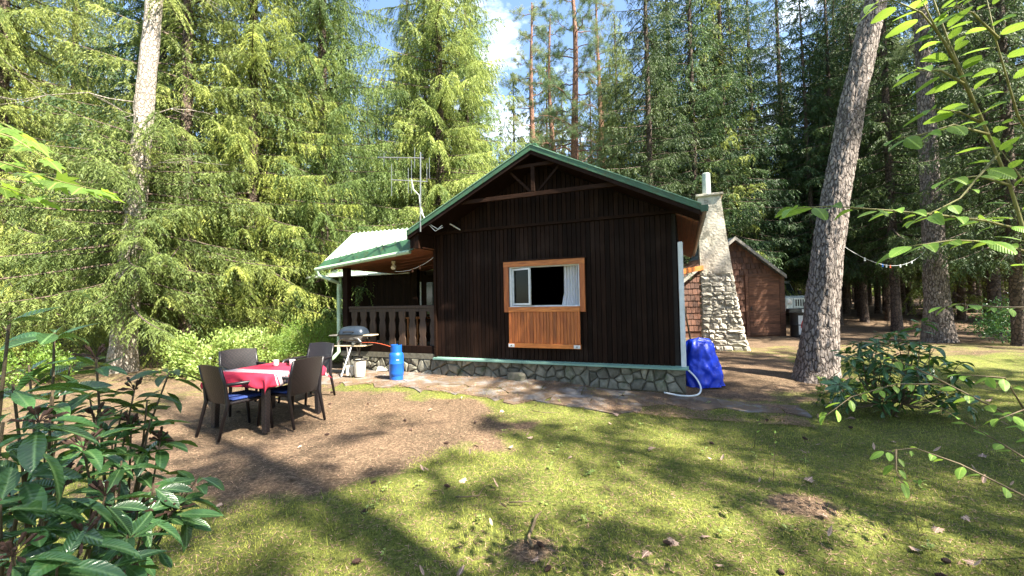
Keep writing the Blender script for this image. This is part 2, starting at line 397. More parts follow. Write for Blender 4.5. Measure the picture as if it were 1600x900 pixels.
# ---------------------------------------------------------------- mesh helpers
class MB:
    def __init__(s): s.v = []; s.f = []
    def add(s, vs, fs):
        o = len(s.v); s.v += [tuple(v) for v in vs]; s.f += [tuple(i+o for i in f) for f in fs]; return s
    def box(s, x0, x1, y0, y1, z0, z1, jit=0):
        vs = [(x, y, z) for z in (z0, z1) for y in (y0, y1) for x in (x0, x1)]
        if jit: vs = [tuple(c+random.uniform(-jit, jit) for c in v) for v in vs]
        return s.add(vs, [(0, 2, 3, 1), (4, 5, 7, 6), (0, 1, 5, 4), (2, 6, 7, 3), (0, 4, 6, 2), (1, 3, 7, 5)])
    def prism(s, poly, y0, y1):
        """poly in the xz plane, counter-clockwise seen from -y; thickness along y"""
        n = len(poly)
        vs = [(x, y0, z) for x, z in poly] + [(x, y1, z) for x, z in poly]
        fs = [tuple(range(n)), tuple(range(2*n-1, n-1, -1))] + [(i, i+n, (i+1) % n+n, (i+1) % n) for i in range(n)]
        return s.add(vs, fs)
    def beam(s, a, b, w, h, up=(0, 0, 1)):
        a, b = Vector(a), Vector(b); d = (b-a).normalized(); u = Vector(up)
        sd = d.cross(u).normalized(); u = sd.cross(d).normalized()
        vs = []
        for p in (a, b):
            for i, j in ((-1, -1), (1, -1), (1, 1), (-1, 1)): vs.append(p+sd*w/2*i+u*h/2*j)
        return s.add(vs, [(0, 1, 2, 3), (7, 6, 5, 4), (0, 4, 5, 1), (1, 5, 6, 2), (2, 6, 7, 3), (3, 7, 4, 0)])
    def tube(s, pts, r, n=6, cap=True):
        pts = [Vector(p) for p in pts]; m = len(pts)
        if not hasattr(r, '__len__'): r = [r]*m
        vs = []; u = None
        for i, p in enumerate(pts):
            d = (pts[min(i+1, m-1)]-pts[max(i-1, 0)]).normalized()
            if u is None:
                u = d.orthogonal().normalized()
            else:
                u = (u-d*u.dot(d)).normalized()
            w = d.cross(u)
            for k in range(n):
                q = 2*pi*k/n; vs.append(p+(u*cos(q)+w*sin(q))*r[i])
        fs = [(i*n+k, i*n+(k+1) % n, (i+1)*n+(k+1) % n, (i+1)*n+k) for i in range(m-1) for k in range(n)]
        if cap: fs += [tuple(range(n-1, -1, -1)), tuple(range((m-1)*n, m*n))]
        return s.add(vs, fs)
    def lathe(s, prof, n=24, c=(0, 0, 0)):
        vs = [(c[0]+r*cos(2*pi*k/n), c[1]+r*sin(2*pi*k/n), c[2]+z) for r, z in prof for k in range(n)]
        fs = [(i*n+k, i*n+(k+1) % n, (i+1)*n+(k+1) % n, (i+1)*n+k) for i in range(len(prof)-1) for k in range(n)]
        return s.add(vs, fs)
    def build(s, name, mat, parent=None, smooth=False, bevel=0):
        me = bpy.data.meshes.new(name); me.from_pydata(s.v, [], s.f)
        if bevel or True:
            bm = bmesh.new(); bm.from_mesh(me)
            bmesh.ops.recalc_face_normals(bm, faces=bm.faces)
            if bevel:
                bmesh.ops.bevel(bm, geom=[e for e in bm.edges if e.is_manifold and e.calc_face_angle(0) > .5], offset=bevel, segments=1, affect='EDGES')
            bm.to_mesh(me); bm.free()
        if smooth:
            me.shade_smooth()
            if smooth == 'auto': me.set_sharp_from_angle(angle=radians(40))
        me.materials.append(M[mat] if isinstance(mat, str) else mat)
        o = bpy.data.objects.new(name, me); COL.objects.link(o)
        if parent: o.parent = parent
        return o

def fast_mesh(name, V, F, mat, parent=None, smooth=False):
    """V (n,3) array, F (m,3) array of triangles"""
    me = bpy.data.meshes.new(name)
    V = np.asarray(V, np.float32); F = np.asarray(F, np.int32)
    me.vertices.add(len(V)); me.vertices.foreach_set('co', V.ravel())
    me.loops.add(F.size); me.loops.foreach_set('vertex_index', F.ravel())
    me.polygons.add(len(F)); me.polygons.foreach_set('loop_start', np.arange(len(F), dtype=np.int32)*F.shape[1])
    me.update(calc_edges=True); me.validate()
    me.materials.append(M[mat])
    if smooth: me.shade_smooth()
    o = bpy.data.objects.new(name, me); COL.objects.link(o)
    if parent: o.parent = parent
    return o

def thing(name, label, cat, loc=(0, 0, 0), rz=0, group=None):
    o = bpy.data.objects.new(name, None); COL.objects.link(o)
    o.location = loc; o.rotation_euler = (0, 0, rz); o.empty_display_size = .1
    o['label'] = label; o['category'] = cat
    if group: o['group'] = group
    return o

def tag(o, label=None, cat=None, group=None, kind=None):
    for k, v in (('label', label), ('category', cat), ('group', group), ('kind', kind)):
        if v: o[k] = v
    return o

def piece(src, name, parent, loc=None, rot=None, scale=None):
    """another part that shares src's mesh"""
    c = bpy.data.objects.new(name, src.data if hasattr(src, 'data') else src); COL.objects.link(c)
    c.parent = parent
    if loc is not None: c.location = loc
    if rot is not None: c.rotation_mode = 'QUATERNION'; c.rotation_quaternion = rot
    if scale is not None: c.scale = (scale,)*3 if not hasattr(scale, '__len__') else scale
    return c

KIDS = {}
def copy_tree(o, parent=None):
    c = o.copy(); COL.objects.link(c); c.parent = parent
    for ch in o.children:
        copy_tree(ch, c)
    return c

def clip_poly(poly, a, b, c):
    """keep a*x+b*y<=c"""
    out = []
    n = len(poly)
    for i in range(n):
        p, q = poly[i], poly[(i+1) % n]
        dp, dq = a*p[0]+b*p[1]-c, a*q[0]+b*q[1]-c
        if dp <= 0: out.append(p)
        if dp*dq < 0:
            t = dp/(dp-dq); out.append((p[0]+(q[0]-p[0])*t, p[1]+(q[1]-p[1])*t))
    return out

def voronoi(seeds, rect, gap):
    x0, x1, y0, y1 = rect; res = []
    for i, s in enumerate(seeds):
        poly = [(x0, y0), (x1, y0), (x1, y1), (x0, y1)]
        for j, t in enumerate(seeds):
            if i == j: continue
            dx, dy = t[0]-s[0], t[1]-s[1]; l = math.hypot(dx, dy)
            if l > 1.6 or l < 1e-6: continue
            c = (dx*(s[0]+t[0])+dy*(s[1]+t[1]))/2
            poly = clip_poly(poly, dx/l, dy/l, c/l-gap/2)
            if len(poly) < 3: break
        if len(poly) >= 3: res.append(poly)
    return res

def stone_piece(mb, poly, y, depth, f=None, rnd=.012):
    """rough faced stone: polygon in xz with a raised uneven face towards -y"""
    n = len(poly)
    cx = sum(p[0] for p in poly)/n; cz = sum(p[1] for p in poly)/n
    fn = f or (lambda x, z: (x, z))
    vs = []
    for x, z in poly: a = fn(x, z); vs.append((a[0], y+.03, a[1]))
    d1 = [depth*.45+random.uniform(-rnd, rnd) for _ in poly]
    for (x, z), d in zip(poly, d1):
        a = fn(cx+(x-cx)*.97, cz+(z-cz)*.97); vs.append((a[0], y-d, a[1]))
    for (x, z) in poly:
        a = fn(cx+(x-cx)*.72, cz+(z-cz)*.72); vs.append((a[0], y-depth+random.uniform(-rnd, rnd), a[1]))
    a = fn(cx, cz); vs.append((a[0], y-depth-random.uniform(0, rnd), a[1]))
    fs = []
    for i in range(n):
        j = (i+1) % n
        fs += [(i, j, n+j, n+i), (n+i, n+j, 2*n+j, 2*n+i), (2*n+i, 2*n+j, 3*n)]
    mb.add(vs, fs)

# ---------------------------------------------------------------- ground
def moss_amount(x, y):
    """1 on the mossy lawn, 0 on bare needle covered ground"""
    # bare patch round the table, reaching right towards the cabin's middle
    d = ((x+2.75)/2.65)**2 + ((y-5.45)/1.95)**2
    d += .55*noise.noise(Vector((x*.9, y*.9, 2)))+.25*noise.noise(Vector((x*2.3, y*2.3, 2)))
    m = smooth(.5, 1.45, d)
    m = min(m, 1-.95*smooth(7.2, 7.9, y + .35*(x-1))*(1-smooth(3.6, 5.5, x)))          # strip by the cabin
    m = min(m, 1-smooth(-3.2, -4.6, -(-x)) if False else 1)
    if x < -3.3: m = min(m, .38 + .4*smooth(5, 3, y))
    # right: trodden ground beyond the tarp, forest floor
    if x > 2.6: m = min(m, max(1-smooth(6.4, 7.4, y-.05*(x-3)), .8*smooth(5.6, 7.0, x)*(1-smooth(9.5, 11.5, y))))
    m = min(m, .15+.85*smooth(.12, .42, math.hypot(x-2.2, (y-3.25)*1.3)))      # a bare spot
    m = min(m, .2+.8*smooth(.05, .3, math.hypot(x-.1, (y-2.75)*1.2)))
    if m > .5: m -= .42*max(0, noise.noise(Vector((x*1.9, y*1.9, 12))))
    if y > 12: m = min(m, .22)
    if y > 10.5 and y < 12.6 and x > 6: m = max(m, .45)
    return m

def graded(lo, hi, step, far_lo, far_hi, k=1.16):
    a = list(np.arange(lo, hi+1e-6, step)); s = step; v = hi
    while v < far_hi: s *= k; v += s; a.append(v)
    s = step; v = lo
    while v > far_lo: s *= k; v -= s; a.insert(0, v)
    return a
xs = graded(-7, 8, .085, -260, 260); ys = graded(1.2, 10, .085, -120, 320)
gv = []; mo = []
for y in ys:
    for x in xs:
        near = 1 if (-12 < x < 14 and -2 < y < 18) else 0
        gv.append((x, y, height(x, y)+(bumps(x, y) if near else 0)))
        mo.append(moss_amount(x, y))
nx, ny = len(xs), len(ys)
idx = np.arange(nx*ny).reshape(ny, nx)
F = np.stack([idx[:-1, :-1], idx[:-1, 1:], idx[1:, 1:], idx[1:, :-1]], -1).reshape(-1, 4)
ground = fast_mesh('ground', gv, F, 'ground', smooth=True)
ground.data.attributes.new('moss', 'FLOAT', 'POINT').data.foreach_set('value', np.array(mo, np.float32))
tag(ground, 'mossy clearing with brown needle litter in the spruce forest', kind='structure')

def scatter(n, box, dens, zoff=0):
    pts = []
    x0, x1, y0, y1 = box
    while len(pts) < n:
        y = y0+(y1-y0)*random.random()**1.5
        x = random.uniform(x0, x1)
        if abs(x) > y*1.28+.4: continue
        if random.random() > dens(x, y): continue
        pts.append((x, y, height(x, y)+bumps(x, y)+zoff))
    return np.array(pts)

def blades(name, P, lmin, lmax, w, lean, mat, label):
    n = len(P); az = RNG.uniform(0, 2*pi, n); L = RNG.uniform(lmin, lmax, n)
    le = RNG.uniform(*lean, n)
    d = np.stack([np.cos(az)*np.sin(le), np.sin(az)*np.sin(le), np.cos(le)], -1)
    sd = np.stack([-np.sin(az+RNG.normal(0, .7, n)), np.cos(az), np.zeros(n)], -1)
    V = np.empty((n, 3, 3)); V[:, 0] = P-sd*w; V[:, 1] = P+sd*w; V[:, 2] = P+d*L[:, None]
    o = fast_mesh(name, V.reshape(-1, 3), np.arange(n*3).reshape(-1, 3), mat)
    tag(o, label, kind='stuff'); return o

def md(x, y):
    v = moss_amount(x, y)+(noise.noise(Vector((x*1.7, y*1.7, 5)))*.55)
    return max(0, min(1, (v-.35)*2.2))*(.55+.45*noise.noise(Vector((x*5, y*5, 9))))
blades('moss', scatter(300000, (-4.5, 9.5, 1.7, 9.5), md, -.004), .009, .030, .0034, (.1, 1.35), 'moss_blade', 'short yellow-green moss covering the lawn')
blades('grass', scatter(5000, (-4, 9, 1.7, 9.0), lambda x, y: md(x, y)*max(0, noise.noise(Vector((x*.9, y*.9, 1)))+.15), -.004), .04, .11, .0022, (.2, 1.2), 'moss_blade', 'sparse thin grass blades rising from the moss')
blades('needle_litter', scatter(150000, (-9, 12, 1.8, 13), lambda x, y: 1-.72*md(x, y), .003), .02, .06, .0028, (1.3, 1.57), 'needle_litter', 'fallen brown needles strewn over the ground')

def strip(x, y):
    u = (x+1.5749)*cos(-.3918)+(y-8.6736)*sin(-.3918); v = -(x+1.5749)*sin(-.3918)+(y-8.6736)*cos(-.3918)
    if not (-3.3 < u < 6.2 and -1.3 < v < 0): return 0
    n_ = noise.noise(Vector((x*1.1, y*1.1, 4)))+.5*noise.noise(Vector((x*3.5, y*3.5, 4)))
    return max(0, min(1, .25+1.6*n_+.7*smooth(-.7, -1.25, v)))
blades('needle_drift', scatter(26000, (-5, 5.5, 4.5, 10), strip, .024), .02, .06, .003, (1.3, 1.57), 'needle_litter', 'brown needles drifted over the paving strip')
# paving strip along the cabin: separate worn slabs
ACAB = Vector((-1.5749, 8.6736, 0)); ANG = -.3918
patio = thing('patio', 'worn grey concrete paving strip in front of the cabin wall', 'patio', ACAB, ANG)
del patio['category']; patio['kind'] = 'structure'
seeds = [(-3.0+i*.72+random.uniform(-.12, .12)+(.3 if r else 0), -.42-r*.62+random.uniform(-.08, .08)) for i in range(14) for r in range(2)]
for poly in voronoi(seeds, (-3.3, 6.3, -1.28, -.03), .016):
    wp = []
    n = len(poly); cx = sum(p[0] for p in poly)/n; cy = sum(p[1] for p in poly)/n
    if cx > 4.5 and cy < -.9: continue
    P = []
    for i in range(n):
        p, q = poly[i], poly[(i+1) % n]
        for t in (0, .33, .66):
            x, y = p[0]+(q[0]-p[0])*t, p[1]+(q[1]-p[1])*t
            k = .16 if y < -1.1 else .012
            P.append((x+random.uniform(-k, k)*.5, y+random.uniform(-k, k)))
    m_ = MB(); n = len(P)
    def hz(x, y):
        w = ACAB+Vector((x*cos(ANG)-y*sin(ANG), x*sin(ANG)+y*cos(ANG), 0)); return height(w.x, w.y)+bumps(w.x, w.y)
    tz = random.uniform(.008, .022)
    m_.add([(x, y, hz(x, y)-.05) for x, y in P]+[(x, y, hz(x, y)+tz) for x, y in P]+[(cx, cy, hz(cx, cy)+tz+.003)],
           [(i, (i+1) % n, n+(i+1) % n, n+i) for i in range(n)]+[(n+i, n+(i+1) % n, 2*n) for i in range(n)])
    m_.build('slab', 'slab', patio)

# ---------------------------------------------------------------- trees
def tube_arrays(paths, nseg):
    """many tubes at once -> V, F (quads)"""
    Vs, Fs, o = [], [], 0
    for pts, r in paths:
        pts = np.asarray(pts, float); m = len(pts)
        d = np.gradient(pts, axis=0); d /= np.linalg.norm(d, axis=1)[:, None]+1e-9
        ref = np.array([0, 0, 1.]) if abs(d[0, 2]) < .8 else np.array([1., 0, 0])
        u = np.cross(d, ref); u /= np.linalg.norm(u, axis=1)[:, None]+1e-9; w = np.cross(d, u)
        q = 2*pi*np.arange(nseg)/nseg
        V = pts[:, None]+(u[:, None]*np.cos(q)[None, :, None]+w[:, None]*np.sin(q)[None, :, None])*np.asarray(r)[:, None, None]
        Vs.append(V.reshape(-1, 3))
        i = np.arange(m-1)[:, None]*nseg; k = np.arange(nseg)[None]
        F = np.stack([i+k, i+(k+1) % nseg, i+nseg+(k+1) % nseg, i+nseg+k], -1).reshape(-1, 4)+o
        Fs.append(F); o += m*nseg
    return np.concatenate(Vs), np.concatenate(Fs)

def trunk_mesh(name, H, r0, mat, parent, n=28, rows=70, flare=.35, rough=.03, bend=None, low=False, seed=0, plates=0, sc=9):
    V = []
    zs = [H*(i/rows)**1.25 for i in range(rows+1)]
    for z in zs:
        t = z/H; r = r0*(1-t)**.75*.92+.02
        r *= 1+flare*math.exp(-z/(.45 if r0 > .2 else .25))+(.22*math.exp(-z/.9) if plates > .012 else 0)
        bx, by = bend(z) if bend else (0, 0)
        for k in range(n):
            a = 2*pi*k/n
            rr = r*(1+(flare*.45*math.exp(-z/.35))*noise.noise(Vector((cos(a)*1.4, sin(a)*1.4, seed))))
            rr += rough*r0/.3*noise.noise(Vector((cos(a)*2.2, sin(a)*2.2, z*1.2+seed*7)))
            if plates:
                p = Vector((cos(a)*r*sc, sin(a)*r*sc, z*sc*.33+seed))
                p += Vector(noise.noise_vector(p*.8))*.45
                dd = noise.voronoi(p)[0]; e = dd[1]-dd[0]
                rr += plates*(min(e, .3)/.3-.6)+plates*.4*noise.noise(p*4)
            V.append((cos(a)*rr+bx, sin(a)*rr+by, z-.12))
    i = np.arange(rows)[:, None]*n; k = np.arange(n)[None]
    F = np.stack([i+k, i+(k+1) % n, i+n+(k+1) % n, i+n+k], -1).reshape(-1, 4)
    return fast_mesh(name, V, F, mat, parent, smooth=True)

def nrm(a): return a/(np.linalg.norm(a, axis=-1, keepdims=True)+1e-9)

def spruce(kind, seed, H, z0, R, nb, mat, bark='spruce_bark', r0=.2, step=.085, tstep=.05, sh=(.07, .14), wid=.012, droop=.45, hang=.8, tlen=1.,
           bend=None, kite=True, taper=.75, dead=0, lod=1., trunk_rows=60):
    """one spruce prototype: trunk, branches, crown of needle shoots"""
    g = np.random.default_rng(seed)
    root = thing(kind, 'x', 'tree')
    trunk_mesh('trunk', H, r0, bark, root, n=14 if lod < 1 else 20, rows=trunk_rows, bend=bend, seed=seed)
    paths = []; S0, S1, SW = [], [], []
    zz = z0+(H-z0)*(np.arange(nb)+g.uniform(0, 1, nb))/nb
    for i in range(nb):
        z = zz[i]; t = (z-z0)/(H-z0)
        L = R*(1-t)**taper*g.uniform(.45, 1.15)*(1 if t > .06 else g.uniform(.55, 1))+.15
        az = i*2.39996+g.normal(0, .35)
        e = np.array([cos(az), sin(az), 0]); sd = np.array([-sin(az), cos(az), 0])
        s = np.linspace(0, 1, 9)
        up = .25*(t**1.5)
        dz = L*(up*s-droop*(1-.5*t)*s**1.3*(1-.42*s)+.04*g.normal()*s)
        bx = bend(z) if bend else (0, 0)
        P = np.array([bx[0], bx[1], z-.12])+e*(L*s)[:, None]+sd*(.10*L*g.normal()*s**2)[:, None]
        P[:, 2] += dz
        paths.append((P, np.linspace(.012+.010*L, .003, 9)))
        ns = max(4, int(L/step))
        ss = np.sort(g.uniform(.03, 1., ns*2)**.85)
        side = np.where(np.arange(ns*2) % 2, 1, -1)
        base = np.stack([np.interp(ss, s, P[:, k]) for k in range(3)], -1)
        tl = tlen*(.16+.34*np.sin(pi*np.clip(ss, .05, .93))**.7*min(1, L/2))*g.uniform(.55, 1.25, ns*2)
        ang = np.radians(g.uniform(35, 75, ns*2))
        dirs = nrm(e*np.cos(ang)[:, None]+sd*(side*np.sin(ang))[:, None])
        for j in range(ns*2):
            m = max(3, int(tl[j]/tstep))
            q = (np.arange(m)+.5)/m
            hg = hang*g.uniform(.45, 1.3)
            C = base[j]+dirs[j]*(tl[j]*q*(1-.35*q))[:, None]
            C[:, 2] -= tl[j]*hg*q**1.35
            tang = nrm(np.gradient(C, axis=0))
            sgn = np.where(np.arange(m) % 2, 1, -1)[:, None]
            lat = nrm(np.cross(tang, np.array([0, 0, 1.]))+1e-6)
            dd = nrm(tang*.9+lat*sgn*g.uniform(.35, 1., (m, 1))+g.normal(0, .22, (m, 3))+np.array([0, 0, -.25]))
            ln = g.uniform(sh[0], sh[1], m)[:, None]
            S0.append(C); S1.append(C+dd*ln)
            wv = nrm(np.cross(dd, g.normal(0, 1, (m, 3))+np.array([0, 0, .7])))
            SW.append(wv*wid*g.uniform(.75, 1.3, (m, 1)))
    if dead:
        for i in range(dead):
            z = g.uniform(.8, z0+1.5); az = g.uniform(0, 2*pi); L = g.uniform(.4, 1.5)
            bx = bend(z) if bend else (0, 0)
            e = np.array([cos(az), sin(az), g.uniform(-.45, .15)]); s = np.linspace(0, 1, 4)[:, None]
            P = np.array([bx[0], bx[1], z])+e*L*s+np.array([0, 0, -.15])*s**2
            paths.append((P, np.linspace(.012, .003, 4)))
            for _ in range(2):
                b0 = P[2]; e2 = e+g.normal(0, .5, 3); paths.append((np.array([b0, b0+e2*.2*L, b0+e2*.4*L]), np.array([.006, .004, .002])))
    V, F = tube_arrays(paths, 3)
    fast_mesh('branches', V, F, bark, root)['kind'] = 'stuff'
    A = np.concatenate(S0); B = np.concatenate(S1); W = np.concatenate(SW); n = len(A)
    mid = A+(B-A)*.35
    if kite:
        V = np.empty((n, 4, 3)); V[:, 0] = A; V[:, 1] = mid+W; V[:, 2] = B; V[:, 3] = mid-W
    else:
        V = np.empty((n, 3, 3)); V[:, 0] = A-W; V[:, 1] = A+W; V[:, 2] = B
    k_ = V.shape[1]
    fast_mesh('crown', V.reshape(-1, 3), np.arange(n*k_).reshape(-1, k_), mat, root)
    return root

def pine(kind, seed, H, z0, R, nb, mat, bark, r0, bend=None, plates=0, n=28, rows=90, tuft=.16, ntuft=34, sparse=1., deadz=(3, 9), ndead=14, sc=9):
    """a pine: long bare trunk, dead snags, irregular limbs ending in needle tufts"""
    g = np.random.default_rng(seed)
    root = thing(kind, 'x', 'tree')
    trunk_mesh('trunk', H, r0, bark, root, n=n, rows=rows, bend=bend, seed=seed, plates=plates, sc=sc)
    paths = []; TP, TD = [], []
    for i in range(nb):
        t = (i+g.uniform(0, 1))/nb; z = z0+(H-z0)*t
        L = R*(1-.75*t)*g.uniform(.6, 1.15); az = i*2.4+g.normal(0, .5)
        e = np.array([cos(az), sin(az), 0]); bx = bend(z) if bend else (0, 0)
        s = np.linspace(0, 1, 8)[:, None]
        wob = np.cumsum(g.normal(0, .05*L, (8, 3)), 0); wob[0] = 0
        P = np.array([bx[0], bx[1], z])+e*L*s+np.array([0, 0, 1.])*L*(g.uniform(-.25, .3)*s+.25*s**2)+wob
        paths.append((P, np.linspace(.018+.012*L, .005, 8)))
        for j in range(int(5+4*L)):
            k = g.uniform(.3, 1); b0 = np.array([np.interp(k, s[:, 0], P[:, c]) for c in range(3)])
            e2 = nrm(e+g.normal(0, .7, 3)+np.array([0, 0, .2])); l2 = g.uniform(.25, .8)*(.5+.25*L)
            P2 = b0+e2*l2*np.linspace(0, 1, 4)[:, None]+np.cumsum(g.normal(0, .03, (4, 3)), 0)
            paths.append((P2, np.linspace(.010, .003, 4)))
            for q in (.45, .7, 1.):
                if g.uniform() < sparse:
                    TP.append(P2[min(3, int(q*3))]); TD.append(e2)
                    TP.append(P2[min(3, int(q*3))]+g.normal(0, .1, 3)); TD.append(e2)
    for i in range(ndead):
        z = g.uniform(*deadz); az = g.uniform(0, 2*pi); L = g.uniform(.4, 1.8); bx = bend(z) if bend else (0, 0)
        L *= 1.35; e = np.array([cos(az), sin(az), g.uniform(-.3, .45)])
        s = np.linspace(0, 1, 6)[:, None]; wob = np.cumsum(g.normal(0, .05*L, (6, 3)), 0); wob[0] = 0
        P = np.array([bx[0], bx[1], z])+e*L*s+wob
        paths.append((P, np.linspace(.016, .004, 6)))
        for _ in range(4):
            b0 = P[g.integers(2, 6)]; e2 = e+g.normal(0, .6, 3); paths.append((np.array([b0, b0+e2*.18*L, b0+e2*.4*L+g.normal(0, .05, 3)]), np.array([.007, .005, .003])))
    V, F = tube_arrays(paths, 4)
    fast_mesh('branches', V, F, bark, root)['kind'] = 'stuff'
    if TP:
        TP = np.array(TP); TD = np.array(TD); n_ = len(TP)
        A = np.repeat(TP, ntuft, 0)+g.normal(0, .045, (n_*ntuft, 3))
        D = nrm(np.repeat(TD, ntuft, 0)*.6+g.normal(0, .75, (n_*ntuft, 3))+np.array([0, 0, .25]))
        B = A+D*g.uniform(tuft*.5, tuft, (n_*ntuft, 1)); W = nrm(np.cross(D, g.normal(0, 1, D.shape)))*.0055
        V = np.empty((len(A), 3, 3)); V[:, 0] = A-W; V[:, 1] = A+W; V[:, 2] = B
        fast_mesh('crown', V.reshape(-1, 3), np.arange(len(A)*3).reshape(-1, 3), mat, root)
    return root

def put(root, x, y, rz, scale=1., label=None, group=None, lean=(0, 0), z=None, first=False, cat='tree', sz=None):
    c = root if first else copy_tree(root)
    c.location = (x, y, height(x, y) if z is None else z)
    c.rotation_euler = (lean[0], lean[1], rz)
    c.scale = (scale, scale, scale*(sz or 1))
    c['label'] = label; c['category'] = cat
    if group: c['group'] = group
    return c

# prototypes
big_a = spruce('spruce_tree', 11, 21, .7, 3.9, 300, 'needles_light', r0=.19, step=.064, tstep=.032, sh=(.05, .115), wid=.0125, hang=1.05, kite=False, tlen=1.3)
big_b = spruce('spruce_tree', 12, 19, .4, 3.5, 290, 'needles_light', r0=.17, step=.066, tstep=.034, sh=(.05, .115), wid=.0125, droop=.35, hang=1.3, kite=False, tlen=1.4)
mid_a = spruce('spruce_tree', 16, 19, 1.7, 3.1, 200, 'needles_light', r0=.17, step=.07, tstep=.034, sh=(.05, .11), wid=.012, droop=.42, hang=.9, kite=False, tlen=1.25, dead=12)
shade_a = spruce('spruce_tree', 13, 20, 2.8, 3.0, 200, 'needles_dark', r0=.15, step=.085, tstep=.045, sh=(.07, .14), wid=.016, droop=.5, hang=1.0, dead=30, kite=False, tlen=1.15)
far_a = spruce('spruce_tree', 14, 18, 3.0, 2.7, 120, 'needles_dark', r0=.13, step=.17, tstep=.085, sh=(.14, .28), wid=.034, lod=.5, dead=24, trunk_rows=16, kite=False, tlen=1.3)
far_b = spruce('spruce_tree', 15, 19, .8, 2.9, 130, 'needles_light', r0=.13, step=.17, tstep=.085, sh=(.14, .28), wid=.034, lod=.5, dead=10, trunk_rows=16, kite=False, tlen=1.3, hang=1.1)
def pb(z): return (.10*sin(z*.55), .06*sin(z*.4+1))
red_pine = pine('pine_tree', 21, 19, 6.5, 3.0, 34, 'needles_pine', 'red_bark', .27, bend=pb, rows=50, n=14, sparse=.7, deadz=(4, 10), ndead=26)

# front pine right of the cabin: thick, leaning right, plated bark
def b1(z): return (.145*z-.10*(1-math.exp(-z/.8))*0+.0, .02*z)
front_pine = pine('pine_tree', 31, 16, 10.5, 2.8, 12, 'needles_pine', 'pine_bark', .275, bend=lambda z: (.132*z+.035*max(0, z-2)**1.6 if z < 8 else 1.67+.24*(z-8), 0), plates=.016, n=130, rows=460, ndead=4, deadz=(8, 10), sc=13)
p = ground_at(1275, 600)
put(front_pine, p.x+.20, p.y+.3, 0, 1, 'thick leaning pine trunk with plated grey bark, right of the cabin', first=True)
second_pine = pine('pine_tree', 32, 18, 11, 2.8, 12, 'needles_pine', 'pine_bark', .315, bend=lambda z: (.010*z, 0), plates=.016, n=90, rows=260, ndead=4, deadz=(9, 11), sc=12)
p = ground_at(1475, 535)
put(second_pine, p.x+.15, p.y+.3, 1, 1, 'upright pine with sunlit bark patches behind the rhododendron shrub', first=True)
pale_pine = pine('pine_tree', 33, 19, 12, 2.8, 12, 'needles_pine', 'pale_bark', .25, bend=lambda z: (.075*z, 0), plates=.009, n=60, rows=160, ndead=8, deadz=(4, 11), sc=8)
p = ground_at(186, 583)
put(pale_pine, p.x-.05, p.y+.1, 0, 1, 'tall pale trunk leaning right among the spruces left of the table', first=True)

